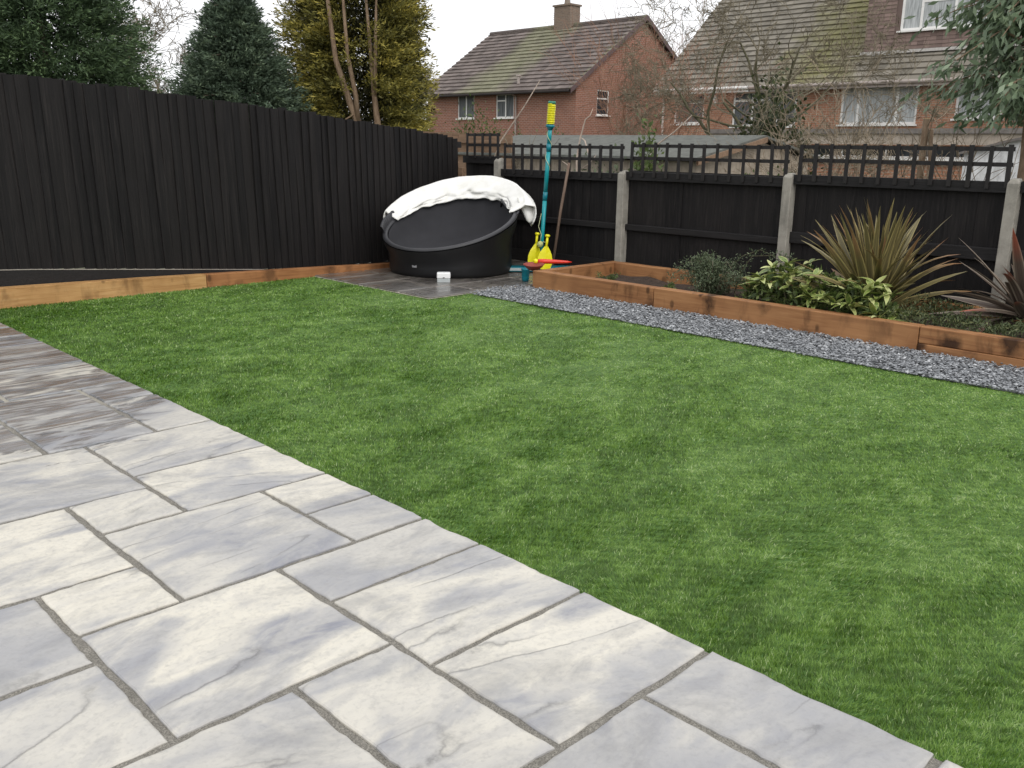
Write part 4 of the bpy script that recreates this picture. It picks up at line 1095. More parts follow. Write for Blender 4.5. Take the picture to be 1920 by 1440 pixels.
# tall golden conifer with bare stems
def gr_rad(z, t):
    r = 1.98 * (0.86 + 0.14 * math.sin(3 * t + 1)) * min(1.0, (1.15 - z) / 0.45)
    return r * (1.06 - 0.25 * z)
GB = (11.75, 16.6, 0)
def ggap(th, zz, g):
    # bare inside on the side that faces the garden, where stems show
    d = np.abs(((th - math.radians(228) + np.pi) % (2 * np.pi)) - np.pi)
    return (d < 0.55) & (zz < 4.6) & (g.random(len(th)) < 0.80)
fx_, fy_ = -0.655, -0.755
px_, py_ = 0.755, -0.655      # to the right as seen from the garden
def gp(s, d, z): return (px_ * s + fx_ * d, py_ * s + fy_ * d, z)
gtr = [([gp(-0.02, 1.0, -0.1), gp(0.02, 1.0, 1.7), gp(-0.12, 1.0, 2.05), gp(-0.38, 1.05, 2.9), gp(-0.52, 1.0, 4.2), gp(-0.6, 0.9, 5.4)], [0.085, 0.08, 0.07, 0.052, 0.038, 0.02]),
       ([gp(0.02, 1.02, 1.72), gp(0.0, 1.08, 2.2), gp(-0.14, 1.1, 3.0), gp(-0.22, 1.05, 4.6)], [0.06, 0.05, 0.04, 0.02]),
       ([gp(0.42, 0.95, -0.1), gp(0.42, 1.0, 1.6), gp(0.36, 1.0, 2.2), gp(0.30, 1.0, 3.2), gp(0.18, 0.95, 4.9)], [0.08, 0.072, 0.052, 0.036, 0.018]),
       ([gp(0.36, 1.0, 2.2), gp(0.40, 1.05, 2.9), gp(0.46, 1.0, 4.4)], [0.05, 0.04, 0.015]),
       ([gp(0.0, 1.0, 1.9), gp(-0.25, 1.25, 1.72), gp(-0.45, 1.4, 1.66)], [0.02, 0.012, 0.005]),
       ([gp(0.4, 1.0, 1.5), gp(0.2, 1.3, 1.62), gp(0.02, 1.35, 1.5)], [0.02, 0.014, 0.006])]
conifer('golden_conifer', GB, 7.0, gr_rad, MAT['golden'], 2200, 80, 0.11, 0.027,
        'tall golden green conifer with bare brown stems showing through its middle', seed=8, z0=0.6, gap=ggap, trunks=gtr, bark='bark_brown', droop=0.1, bough=0.62)
# inner shaded foliage of the same tree
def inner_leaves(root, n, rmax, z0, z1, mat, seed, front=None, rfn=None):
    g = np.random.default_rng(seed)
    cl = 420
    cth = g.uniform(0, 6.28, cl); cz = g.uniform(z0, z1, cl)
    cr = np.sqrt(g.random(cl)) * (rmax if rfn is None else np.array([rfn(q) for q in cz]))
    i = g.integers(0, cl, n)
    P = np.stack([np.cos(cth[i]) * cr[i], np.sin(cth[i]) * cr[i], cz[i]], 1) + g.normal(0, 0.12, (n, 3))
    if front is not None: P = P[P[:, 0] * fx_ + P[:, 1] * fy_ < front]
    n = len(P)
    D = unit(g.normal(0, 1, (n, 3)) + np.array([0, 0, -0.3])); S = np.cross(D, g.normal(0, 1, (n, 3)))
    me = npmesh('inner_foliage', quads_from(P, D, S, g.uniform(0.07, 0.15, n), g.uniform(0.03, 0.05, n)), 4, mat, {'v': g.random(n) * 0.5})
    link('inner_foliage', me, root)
TR = [o for o in bpy.data.objects if o.type == 'EMPTY' and o.get('category') == 'tree']
inner_leaves(TR[0], 22000, 1.2, 0.8, 4.9, MAT['conifer_dark'], 71)
inner_leaves(TR[1], 16000, 1.0, 0.8, 4.0, MAT['conifer_blue'], 72, None, lambda z: 1.15 * max(0.05, min(1, (4.3 - z) / 2.4)))
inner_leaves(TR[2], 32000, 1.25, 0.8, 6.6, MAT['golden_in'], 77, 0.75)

# ---- bare deciduous trees: recursive limbs and twigs
def bare_tree(name, base, label, levels, length, rad, seed, mat_t, mat_w, spread=0.6, up=0.25, kids=(3, 4), stems=None, twig_n=4, minr=0.004, group=None, cat='tree', shrink=0.72, bend=0.16, lean=(0, 0)):
    g = random.Random(seed)
    root = empty(name, base); tag(root, label, cat, group)
    big, tw = MB(), MB()
    def grow(p, d, L, r, lv):
        n = 4 if lv < levels else 3
        pts, rr = [p], [r]
        q = Vector(p); dd = Vector(d)
        for i in range(n):
            dd = (dd + Vector((g.gauss(0, bend), g.gauss(0, bend), g.gauss(0, bend) + up * 0.10))).normalized()
            q = q + dd * (L / n)
            pts.append(q.copy()); rr.append(max(minr * 0.6, r * (1 - 0.55 * (i + 1) / n)))
        (big if r > 0.02 else tw).tube(pts, rr, 7 if r > 0.03 else (4 if r > 0.009 else 3), False)
        if lv >= levels: return
        k = g.randint(*kids) + (1 if lv >= levels - 2 else 0)
        for i in range(k):
            f = g.uniform(0.35, 1.0) if i else 1.0
            j = min(n, max(1, int(round(f * n))))
            a = g.uniform(0, 6.283); o = dd.orthogonal().normalized()
            o = Matrix.Rotation(a, 3, dd) @ o
            nd = (dd + o * spread * g.uniform(0.6, 1.35) + Vector((0, 0, up * g.uniform(0, 0.6)))).normalized()
            grow(pts[j], nd, L * shrink * g.uniform(0.7, 1.15), max(minr, rr[j] * g.uniform(0.55, 0.8)), lv + 1)
    for (p, d, L, r) in (stems or [((0, 0, -0.05), (lean[0], lean[1], 1), length, rad)]):
        grow(Vector(p), Vector(d).normalized(), L, r, 0)
    big.obj('trunk', mat_t, root, True)
    if tw.v: tw.obj('twigs', mat_w, root)
    return root
bare_tree('bare_tree', (9.1, 20.4, 0), 'bare winter tree between the two dark conifers', 6, 1.95, 0.13, 21, MAT['bark'], MAT['twig_dull'], 0.8, 0.2, (3, 4), minr=0.007)
bare_tree('bare_tree', (45.5, 56.0, 0), 'distant bare tree beside the left end of the brick house roof', 5, 3.2, 0.2, 4, MAT['bark'], MAT['bark'], 0.45, 0.7, (3, 4), minr=0.014)
bare_tree('bare_tree', (13.2, 7.85, 0), 'bare mossy tree spreading in front of the dormer house', 6, 1.05, 0.10, 12, MAT['bark_green'], MAT['twig_dull'], 0.74, 0.12, (2, 3), minr=0.0045, bend=0.20,
          stems=[((0, 0, -0.05), (0.03, 0.02, 1), 1.85, 0.095), ((0.0, 0.0, 1.25), (-0.4, 0.75, 0.8), 1.0, 0.042), ((0.0, 0.02, 1.2), (0.3, -0.9, 0.8), 1.05, 0.045), ((0, 0, 1.2), (-0.3, -0.5, 0.7), 0.9, 0.032), ((0, 0, 1.3), (0.1, 0.30, 1), 1.25, 0.048), ((0, 0, 1.5), (-0.2, 1.0, 0.45), 1.0, 0.026), ((0, 0, 1.4), (0.2, -1.0, 0.35), 1.0, 0.026), ((0, 0, 1.6), (0.0, -0.35, 1), 1.2, 0.036), ((0, 0, 1.55), (0.0, 0.55, 1), 1.25, 0.032), ((0, 0, 1.7), (-0.3, -0.7, 1), 1.2, 0.03), ((0, 0, 1.7), (-0.3, 0.1, 1), 1.3, 0.03), ((0, 0, 1.5), (-0.3, 0.9, 0.8), 1.2, 0.028), ((0, 0, 1.5), (-0.1, -1.1, 0.75), 1.2, 0.028), ((0, 0, 1.1), (-0.5, 0.9, 0.12), 1.0, 0.022), ((0, 0, 1.1), (-0.5, -0.9, 0.2), 0.9, 0.022)])
# twiggy shrubs beyond the fence
def twig_shrub(base, n, h, spread, seed, mat, label, name='bare_shrub', lv=3, r=0.012, minr=0.004, L=None):
    g = random.Random(seed)
    st = []
    for i in range(n):
        a = g.uniform(0, 6.283); s = g.uniform(0.1, spread)
        st.append(((math.cos(a) * 0.25 * s, math.sin(a) * 0.25 * s, 0), (math.cos(a) * s, math.sin(a) * s, 1), (L or h * 0.55) * g.uniform(0.7, 1.1), r * g.uniform(0.7, 1.3)))
    return bare_tree(name, base, label, lv, 1, 1, seed, mat, mat, 0.55, 0.25, (2, 3), stems=st, minr=minr, cat='shrub', shrink=0.66)
twig_shrub((22.0, 17.6, 0), 26, 4.4, 0.55, 31, MAT['twig_red'], 'reddish bare shrub in front of the brick gable wall', minr=0.006, r=0.02)
twig_shrub((21.0, 15.4, 0), 16, 3.6, 0.6, 37, MAT['twig_red'], 'lower reddish bare shrub just right of the brick gable', minr=0.006, r=0.02)
twig_shrub((9.4, 4.6, 0), 10, 1.9, 0.35, 33, MAT['twig'], 'thin upright bare suckers behind the third trellis panel', lv=2, minr=0.004)
twig_shrub((9.3, 3.35, 0), 8, 2.0, 0.35, 34, MAT['twig'], 'thin upright bare suckers near the evergreen at the right end of the trellis', lv=2, minr=0.004)
twig_shrub((11.0, 5.7, 0), 12, 2.0, 0.8, 35, MAT['twig'], 'tangled bare shrub at the right foot of the mossy bare tree', lv=3, minr=0.004)
twig_shrub((8.55, 8.3, 0), 8, 1.5, 0.9, 36, MAT['bark'], 'dark bare bramble seen through the trellis by the fence corner', lv=2, minr=0.0035, r=0.007)
# pale dead stems standing by the fence
ps = empty('pale_sapling', (8.3, 7.35, 0)); tag(ps, 'forked pale dead sapling just behind the fence right of the swing pole', 'sapling')
m = MB()
m.tube([(0, 0.02, 0), (0.0, 0.05, 1.15), (0.0, 0.0, 1.40), (0.0, -0.07, 1.60), (0.0, -0.14, 1.64), (0.02, -0.16, 1.72)], [0.013, 0.012, 0.010, 0.008, 0.006, 0.003], 6)
m.tube([(0.02, -0.16, 0), (0.0, -0.14, 1.2), (0.0, -0.07, 1.36), (0.0, 0.0, 1.40)], [0.011, 0.010, 0.008, 0.004], 6)
m.tube([(0, 0.04, 0.9), (0.0, 0.2, 1.08), (0, 0.28, 1.12)], [0.008, 0.006, 0.003], 5)
m.tube([(0, 0.04, 1.0), (0.0, -0.15, 1.1), (0, -0.25, 1.2)], [0.008, 0.006, 0.003], 5)
m.obj('stem', MAT['twig_pale'], ps, True)
ps2 = empty('pale_sapling', (9.2, 9.45, 0)); tag(ps2, 'thin slanting pale cane in front of the left house windows', 'sapling')
MB().tube([(0, 0.45, 0.9), (0, 0.2, 1.35), (0, -0.25, 1.8), (0.0, -0.55, 2.14)], [0.012, 0.011, 0.009, 0.005], 6).obj('stem', MAT['twig_pale'], ps2, True)
ps3 = empty('pale_sapling', (9.2, 6.85, 0)); tag(ps3, 'thin pale cane rising to the right above the shed roof', 'sapling')
MB().tube([(0, 0.3, 0.8), (0, 0.1, 1.30), (0, -0.18, 1.47), (0.0, -0.42, 1.66)], [0.011, 0.010, 0.008, 0.004], 6).obj('stem', MAT['twig_pale'], ps3, True)
# cut stems with sawn tops
for k, (yy, zt, r, dx) in enumerate(((3.845, 1.60, 0.034, 0.0), (3.74, 1.5, 0.02, 0.05))):
    st = empty('cut_stem', (9.5, yy, 0)); tag(st, ('thick sawn off tree stem with pale cut top behind the third trellis panel', 'thin leaning cut stem beside the thick sawn off stem')[k], 'stump')
    MB().tube([(0, -0.02, 0), (0.01, 0.0, zt * .6), (dx * .2, 0.0 + dx, zt)], [r * 1.2, r, r], 9).obj('trunk', MAT['bark_brown'], st, True)
    MB().lathe([(r * .98, 0), (r * .95, 0.006)], 12).obj('cut_top', MAT['cut'], st, loc=(dx * .2, dx, zt))

# leafy shrub blobs made of many leaves
def leaf_shrub(name, base, rx, ry, rz, n, L, Wd, mat, label, seed, clumps=26, z0=0.0, cat='shrub', upw=0.3, stems=None, stuff=False, twigm='bark', group=None):
    g = np.random.default_rng(seed)
    root = empty(name, base); tag(root, label, cat, group)
    c = g.normal(0, 1, (clumps, 3)); c = unit(c) * (g.random((clumps, 1)) ** 0.45)
    c[:, 2] = np.abs(c[:, 2])
    i = g.integers(0, clumps, n)
    P = c[i] + g.normal(0, 0.17, (n, 3))
    P = P * np.array([rx, ry, rz]); P[:, 2] = np.maximum(P[:, 2] + z0, 0.01)
    D = unit(c[i] * 0.8 + g.normal(0, 0.6, (n, 3)) + np.array([0, 0, upw])); S = np.cross(D, g.normal(0, 1, (n, 3)))
    v = np.clip(0.5 + g.normal(0, 0.12, clumps)[i] + g.normal(0, 0.2, n), 0, 1)
    me = npmesh('foliage', quads_from(P, D, S, L * g.uniform(.6, 1.3, n), Wd * g.uniform(.7, 1.2, n)), 4, mat, {'v': v})
    link('foliage', me, root)
    m = MB()
    for k in range(min(clumps, 14)):
        q = Vector(c[k] * np.array([rx, ry, rz])) + Vector((0, 0, z0))
        m.tube([(0, 0, 0), tuple(q * 0.5 + Vector((0, 0, 0.05 * rz))), tuple(q)], [0.012, 0.008, 0.003], 4, False)
    m.obj('stem', MAT[twigm], root)
    return root
leaf_shrub('green_shrub', (14.0, 15.4, 0), 0.9, 0.9, 1.75, 5000, 0.09, 0.035, MAT['shrub_green'], 'loose green shrub beyond the raised trellis at the fence corner', 41)
leaf_shrub('green_shrub', (14.2, 13.7, 0), 0.7, 0.7, 1.62, 3500, 0.09, 0.035, MAT['shrub_green'], 'small green shrub left of the grey shed roof', 42)
leaf_shrub('green_shrub', (8.6, 6.6, 0), 0.30, 0.26, 1.33, 1500, 0.07, 0.035, MAT['shrub_green'], 'bright green shrub poking through the trellis above the second concrete post', 43, z0=0)
leaf_shrub('green_shrub', (8.5, 5.0, 0), 0.45, 1.4, 0.95, 3500, 0.07, 0.03, MAT['shrub_green'], 'low mixed green shrub behind the second trellis panel', 45)
leaf_shrub('green_shrub', (8.6, 7.2, 0), 0.45, 1.0, 1.0, 3000, 0.07, 0.03, MAT['shrub_dark'], 'low dark green shrub behind the first trellis panel', 46)
leaf_shrub('ivy', (12.5, 7.35, 0), 0.55, 0.62, 1.95, 9000, 0.075, 0.05, MAT['ivy'], 'dark ivy clump around the foot of the mossy bare tree', 44, cat='ivy')
leaf_shrub('green_shrub', (10.6, 3.9, 0), 0.5, 1.6, 0.75, 3000, 0.07, 0.03, MAT['shrub_dark'], 'low dark shrub between the outbuildings and the right trellis panel', 47)

# weeping evergreen at the right edge
def evergreen():
    g = np.random.default_rng(9)
    root = empty('evergreen_tree', (8.75, 2.66, 0)); tag(root, 'evergreen tree with drooping narrow leaves hanging in at the top right', 'tree')
    m = MB()
    m.tube([(0, 0, -0.05), (0.02, 0.0, 1.2), (0.05, 0.05, 1.9), (0.0, 0.0, 3.2)], [0.065, 0.055, 0.045, 0.02], 9)
    P, D, Sh = [], [], []
    rg = random.Random(6)
    for k in range(150):
        a = rg.uniform(0, 6.283); z = rg.uniform(1.68, 3.4)
        reach = rg.uniform(0.25, 0.92) * (1.12 - 0.16 * (z - 1.5))
        d = Vector((math.cos(a), math.sin(a), 0))
        p0 = Vector((0.03, 0.03, z - 0.12)); p1 = p0 + d * reach * 0.5 + Vector((0, 0, 0.14)); p2 = p0 + d * reach + Vector((0, 0, rg.uniform(-0.16, 0.06)))
        m.tube([p0, p1, p2], [0.012, 0.008, 0.003], 5, False)
        sh = rg.gauss(0, 0.15)
        for j in range(64):
            f = rg.uniform(0.25, 1.05)
            q = (p0.lerp(p1, f * 2) if f < .5 else p1.lerp(p2, (f - .5) * 2)) + Vector((rg.gauss(0, .06), rg.gauss(0, .06), rg.gauss(0, .05)))
            if q.z < 1.52 and rg.random() < 0.8: continue
            P.append(q); D.append((d * 0.45 + Vector((rg.gauss(0, .55), rg.gauss(0, .55), -0.75 + rg.gauss(0, .35)))).normalized()); Sh.append(sh)
    P, D = np.array([tuple(p) for p in P]), np.array([tuple(p) for p in D]); n = len(P)
    S = np.cross(D, g.normal(0, 1, (n, 3)))
    v = np.clip(0.45 + np.array(Sh) + g.normal(0, 0.2, n), 0, 1)
    me = npmesh('crown', quads_from(P, D, S, 0.115 * g.uniform(.6, 1.25, n), 0.036 * g.uniform(.7, 1.25, n)), 4, MAT['euc'], {'v': v})
    link('crown', me, root)
    m.obj('trunk', MAT['bark_brown'], root, True)
evergreen()

# ---- bed plants
def strap_mesh(L, w, droop, fold, rnd, mat, twist=0.0, kink=0.0):
    """one sword leaf: tapered, V-folded, arching; along +y, rising"""
    n = 9; vs = []; U = []; Ls = []; fs = []
    p = Vector((0, 0, 0)); ang = 0.0
    for i in range(n + 1):
        f = i / n
        ww = w * (0.62 + 0.38 * min(1, f / 0.3)) * (1 - f ** 2.6) + 0.0008
        tw = twist * f
        ca, sa = math.cos(tw), math.sin(tw)
        dz = fold * ww
        # local frame: direction in y-z plane
        nrm = Vector((0, -math.sin(ang), math.cos(ang)))
        for sgn, off in ((-1, dz), (0, 0), (1, dz)):
            lat = Vector((sgn * ww / 2 * ca, 0, 0)) + nrm * (sgn * ww / 2 * sa)
            vs.append(tuple(p + lat + nrm * off)); U.append((0.5 + sgn * 0.5) if sgn else 0.5); Ls.append(f)
        ang -= droop / n * (0.4 + 1.6 * f) + (kink if i == int(n * 0.6) else 0)
        p = p + Vector((0, math.cos(ang), math.sin(ang))) * (L / n)
    for i in range(n):
        for j in range(2):
            a = i * 3 + j; fs.append((a, a + 1, a + 4, a + 3))
    me = bpy.data.meshes.new('leaf'); me.from_pydata(vs, [], fs); me.materials.append(mat)
    for nm, ar in (('u', [abs(q - .5) * 2 for q in U]), ('l', Ls)):
        at = me.attributes.new(nm, 'FLOAT', 'POINT'); at.data.foreach_set('value', ar)
    for p_ in me.polygons: p_.use_smooth = True
    return me

def phormium(base, label, mat, leaves, seed, Lr=(0.5, 0.85), w=0.034):
    g = random.Random(seed)
    root = empty('phormium', base); tag(root, label, 'plant')
    vars_ = [strap_mesh(1.0, w / 0.52, dr, 0.22, g, mat, tw, kk) for dr, tw, kk in ((0.12, 0.1, 0), (0.3, -0.3, 0), (0.55, 0.4, 0), (0.8, -0.2, 0), (0.4, 0.5, 0.5), (1.1, 0.2, 0))]
    for (az, el, L, vi) in leaves:
        o = link('leaf', vars_[vi], root, (math.cos(az) * 0.05 * g.random(), math.sin(az) * 0.05 * g.random(), 0.0))
        o.rotation_mode = 'XYZ'
        # mesh leaf points along +y and rises by el
        M = Matrix.Rotation(az - math.pi / 2, 4, 'Z') @ Matrix.Rotation(el, 4, 'X') @ Matrix.Rotation(g.uniform(-.9, .9), 4, 'Y')
        o.rotation_euler = M.to_euler(); o.scale = (g.uniform(0.8, 1.35) * (0.7 + 0.3 * L), L, L)
    return root
g = random.Random(14)
lv1 = []
for k in range(120):
    az = g.uniform(0, 6.283); t_ = g.random()
    el = math.radians(88 - 60 * t_ ** 1.25 + g.uniform(-6, 6))
    L = g.uniform(0.56, 0.92) * (1.0 - 0.10 * t_)
    lv1.append((az, el, L, g.choice((0, 0, 1, 1, 2) if t_ < .55 else (1, 1, 2, 2, 3))))
RT = math.atan2(-0.655, 0.755)   # to the right in view
for az, el, L, vi in ((RT + .1, 22, .80, 3), (RT - .3, 12, .74, 2), (RT - .6, 16, .66, 5), (RT - .9, 6, .62, 5), (RT - 1.0, -6, .52, 2), (RT - 1.3, -12, .46, 2), (RT - .8, -3, .5, 1), (RT + 3.1, 40, .72, 1), (RT + 3.3, 14, .60, 2), (RT + 2.9, 55, .76, 0), (RT + .2, 48, .8, 0), (RT, 60, .84, 0), (RT + 3.2, 70, .82, 0), (RT + 3.0, 2, .60, 0), (RT - .2, 2, .66, 4)):
    lv1.append((az, math.radians(el), L, vi))
phormium((6.72, 2.95, 0.10), 'large spiky olive green phormium with yellow edged leaves in the raised bed', MAT['phormium'], lv1, 5)
lv2 = []
for k in range(22):
    az = g.uniform(0, 6.283); el = math.radians(g.uniform(8, 70))
    lv2.append((az, el, g.uniform(0.4, 0.66), g.choice((0, 1, 1, 2, 3))))
LT = RT + math.pi
for az, el, L, vi in ((LT, 24, .72, 1), (LT + .15, 38, .74, 0), (LT - .2, 50, .80, 0), (LT + .3, 14, .62, 1), (LT - .1, 4, .70, 0), (LT + .05, -6, .76, 2), (LT + .2, 2, .6, 4), (LT - .3, 30, .55, 1), (LT + .5, 62, .8, 0), (LT - .5, 8, .5, 2), (LT, 16, .68, 0)):
    lv2.append((az, math.radians(el), L * 0.92, vi))
phormium((6.90, 1.93, 0.19), 'purple bronze phormium with red streaked leaves at the right edge of the bed', MAT['phormium_red'], lv2, 6, w=0.038)

def broad_leaf(L, w, mat, cup=0.12, arch=0.5):
    n = 5; vs, fs, U = [], [], []
    for i in range(n + 1):
        f = i / n; ww = w * math.sin(math.pi * min(1, max(0.02, f ** 0.8))) ** 0.8
        y = L * f; z = -arch * L * f * f * 0.5
        for sgn in (-1, 0, 1):
            vs.append((sgn * ww / 2, y, z + abs(sgn) * cup * ww)); U.append(abs(sgn))
    for i in range(n):
        for j in range(2):
            a = i * 3 + j; fs.append((a, a + 1, a + 4, a + 3))
    me = bpy.data.meshes.new('leaf'); me.from_pydata(vs, [], fs); me.materials.append(mat)
    at = me.attributes.new('u', 'FLOAT', 'POINT'); at.data.foreach_set('value', [float(q) for q in U])
    for p_ in me.polygons: p_.use_smooth = True
    return me
def variegated(base, sx, sy, top, n, seed, label):
    g = random.Random(seed)
    root = empty('variegated_shrub', base); tag(root, label, 'shrub')
    lm = [broad_leaf(0.085, 0.034, MAT['aucuba'], 0.15, a) for a in (0.2, 0.7, 1.2)]
    m = MB()
    for k in range(n):
        x, y = g.uniform(-sx, sx), g.uniform(-sy, sy)
        e = max(0.15, 1 - (x / sx) ** 2 * 0.5 - (y / sy) ** 2 * 0.6)
        h = top * e * g.uniform(0.55, 1.0)
        m.tube([(x * 0.6, y * 0.6, 0), (x * 0.9, y * 0.9, h * .6), (x, y, h)], [0.005, 0.004, 0.002], 4, False)
        a0 = g.uniform(0, 6.28)
        for j in range(g.randint(6, 8)):
            az = a0 + j * 2.4 + g.uniform(-.3, .3); el = math.radians(g.uniform(-10, 55))
            M = Matrix.Rotation(az, 4, 'Z') @ Matrix.Rotation(el, 4, 'X') @ Matrix.Rotation(g.uniform(-.5, .5), 4, 'Y')
            o = link('leaf', g.choice(lm), root, (x, y, h + g.uniform(-.02, .01)))
            o.rotation_euler = M.to_euler(); s = g.uniform(0.8, 1.5); o.scale = (s, s, s)
    q = np.random.default_rng(seed); N = 1500
    X, Y = q.uniform(-sx, sx, N), q.uniform(-sy, sy, N)
    e = np.clip(1 - (X / sx) ** 2 * 0.5 - (Y / sy) ** 2 * 0.6, 0.15, 1)
    P = np.stack([X, Y, top * e * q.random(N) * 0.8], 1); D = unit(q.normal(0, .7, (N, 3)) + np.array([0, 0, .3]))
    me = npmesh('foliage', quads_from(P, D, np.cross(D, q.normal(0, 1, (N, 3))), q.uniform(.04, .085, N), q.uniform(.015, .03, N)), 4, MAT['shrub_green'], {'v': q.random(N)})
    link('foliage', me, root)
    m.obj('stem', MAT['bark_green'], root)
variegated((6.48, 3.42, 0.10), 0.26, 0.44, 0.42, 42, 3, 'yellow green variegated shrub at the front of the bed left of the phormium')
variegated((6.32, 2.93, 0.10), 0.15, 0.34, 0.33, 36, 8, 'low yellow green variegated shrub in front of the phormium base')

def fine_shrub(base, label, stems, n, L, Wd, mat, seed, cat='shrub', sig=0.03, twig='bark'):
    """shrub along given arching stems"""
    g = np.random.default_rng(seed); rg = random.Random(seed)
    root = empty('trailing_shrub', base); tag(root, label, cat)
    m = MB(); P, D = [], []
    for (pts, r, k) in stems:
        pv = [Vector(p) for p in pts]
        m.tube(pv, [r * (1 - 0.75 * i / (len(pv) - 1)) for i in range(len(pv))], 4, False)
        for j in range(k):
            f = rg.random() * (len(pv) - 1); i = int(f); q = pv[i].lerp(pv[i + 1], f - i); t_ = (pv[i + 1] - pv[i]).normalized()
            P.append(tuple(q + Vector((rg.gauss(0, sig), rg.gauss(0, sig), rg.gauss(0, sig)))))
            D.append(tuple((t_ * 0.6 + Vector((rg.gauss(0, .7), rg.gauss(0, .7), rg.gauss(0.1, .7)))).normalized()))
    P, D = np.array(P), np.array(D); n = len(P)
    S = np.cross(D, g.normal(0, 1, (n, 3)))
    me = npmesh('foliage', quads_from(P, D, S, L * g.uniform(.6, 1.3, n), Wd * g.uniform(.7, 1.2, n)), 4, mat, {'v': np.clip(g.normal(.5, .22, n), 0, 1)})
    link('foliage', me, root); m.obj('stem', MAT[twig], root)
rg = random.Random(19)
st = []
for k in range(62):   # rounded mass
    a, rr_, h = rg.uniform(0, 6.28), rg.uniform(0.06, 0.42), rg.uniform(0.12, 0.37)
    x, y = math.cos(a) * rr_ * 0.75, math.sin(a) * rr_
    st.append(([(x * .2, y * .2, 0), (x * .6, y * .6, h * .9), (x, y, h * (1.05 - rr_))], 0.004, 115))
fine_shrub((6.62, 4.32, 0.08), 'grey green fine leaved shrub at the left of the bed planting', st, 0, 0.026, 0.010, MAT['shrub_dark'], 51, sig=0.026)
st = [([(0, 0.1, 0.0), (0, 0.05, .2), (0, -.05, .34), (.02, -.22, .36), (.03, -.38, .26), (.03, -.45, .12)], 0.006, 130),
      ([(0, 0.15, 0.0), (0, 0.16, .22), (0, 0.05, .33), (0, -.12, .40), (.02, -.3, .34)], 0.006, 120),
      ([(0.05, -.35, 0.0), (0.05, -.42, .2), (0.05, -.40, .34), (0.05, -.25, .38)], 0.005, 110),
      ([(0.05, -.42, 0.0), (0.05, -.5, .16), (0.04, -.56, .26)], 0.005, 170), ([(0.0, -.46, 0.0), (0.0, -.52, .12), (0.0, -.6, .18)], 0.005, 170),
      ([(0.1, -.75, 0.0), (0.1, -.78, .28), (0.1, -.84, .45), (0.1, -.88, .52)], 0.005, 80)]
for k in range(14):
    st.append(([(0, -.45, 0), (rg.uniform(-.15, .15), -.45 + rg.uniform(-.2, .2), rg.uniform(.08, .2))], 0.004, 60))
fine_shrub((6.82, 4.12, 0.08), 'arching dark green stems looping in front of the black fence by the third post', st, 0, 0.026, 0.012, MAT['shrub_dark'], 52, sig=0.016, twig='bark_green')
# ground cover right of the phormium
def ground_cover():
    g = np.random.default_rng(5); n = 17000
    y = g.uniform(0.2, 2.75, n); x = g.uniform(6.18, 7.10, n)
    h = 0.10 + 0.12 * vnoise(x, y, 31, 4.5) + 0.05 * vnoise(x, y, 32, 13) + 0.13 * np.clip((2.0 - y), 0, 1)
    h = h * (0.55 + 0.45 * vnoise(x, y, 33, 3.0))
    keep = g.random(n) < 0.25 + 0.9 * vnoise(x, y, 34, 5)
    x, y, h = x[keep], y[keep], h[keep]; n = len(x)
    P = np.stack([x, y, 0.07 + h * g.random(n) ** 0.6], 1)
    D = unit(g.normal(0, .6, (n, 3)) + np.array([0, 0, 0.35])); S = np.cross(D, g.normal(0, 1, (n, 3)))
    me = npmesh('ground_cover', quads_from(P, D, S, g.uniform(.018, .04, n), g.uniform(.007, .013, n)), 4, MAT['thyme'], {'v': np.clip(vnoise(x, y, 35, 6) * .7 + g.normal(.15, .2, n), 0, 1)})
    tag(link('ground_cover', me), 'low dark green ground cover creeping over the right end of the bed', 'ground cover', kind='stuff')
ground_cover()
# small tuft of weeds in the empty end of the bed
st = [([(0, 0, 0), (rg.uniform(-.08, .08), rg.uniform(-.1, .1), rg.uniform(.03, .09))], 0.002, 22) for k in range(16)]
fine_shrub((6.62, 5.45, 0.06), 'small weedy tuft in the bare left end of the raised bed', st, 0, 0.03, 0.008, MAT['shrub_green'], 53, cat='weed', sig=0.012, twig='bark_green')
st = [([(0, 0, 0), (rg.uniform(-.06, .06), rg.uniform(-.06, .06), rg.uniform(.05, .10))], 0.002, 16) for k in range(6)]
fine_shrub((6.28, 4.52, 0.10), 'tiny pale leaved sprig just inside the front sleeper left of the grey green shrub', st, 0, 0.035, 0.014, MAT['shrub_green'], 54, cat='plant', sig=0.012, twig='bark_green')
# ================================================================== TUB AND COVER
TC = Vector((6.29, 7.35, 0.0))
TN = Vector((0.6502, 0.7598, 0)); TS = Vector((0.7598, -0.6502, 0))   # away from the viewer, to the right
def rimz(a):
    """rim height at angle a, where cos is to the right and sin is away from the viewer"""
    return 0.525 + 0.125 * math.cos(a) + 0.20 * math.sin(a)
def tp(a, r, z): return (TS * (r * math.cos(a)) + TN * (r * math.sin(a)) + Vector((0, 0, z)))
tub = empty('tub', TC); tag(tub, 'round black soft sided tub with a slanting rim in the fence corner', 'tub')
NA = 96
def ringmesh(rings):
    m = MB(); K = len(rings)
    for rg_ in rings:
        for i in range(NA):
            m.v.append(tuple(rg_(2 * math.pi * i / NA)))
    for k in range(K - 1):
        for i in range(NA):
            j = (i + 1) % NA
            m.f.append((k * NA + i, k * NA + j, (k + 1) * NA + j, (k + 1) * NA + i))
    return m
wob = lambda a, s, am: am * mnoise.noise(Vector((math.cos(a) * s, math.sin(a) * s, s)))
outer = [(0.60, 0.0), (0.628, 0.03), (0.635, 0.12), (0.645, 0.35), (0.66, 0.6), (0.685, 0.85), (0.70, 0.98)]
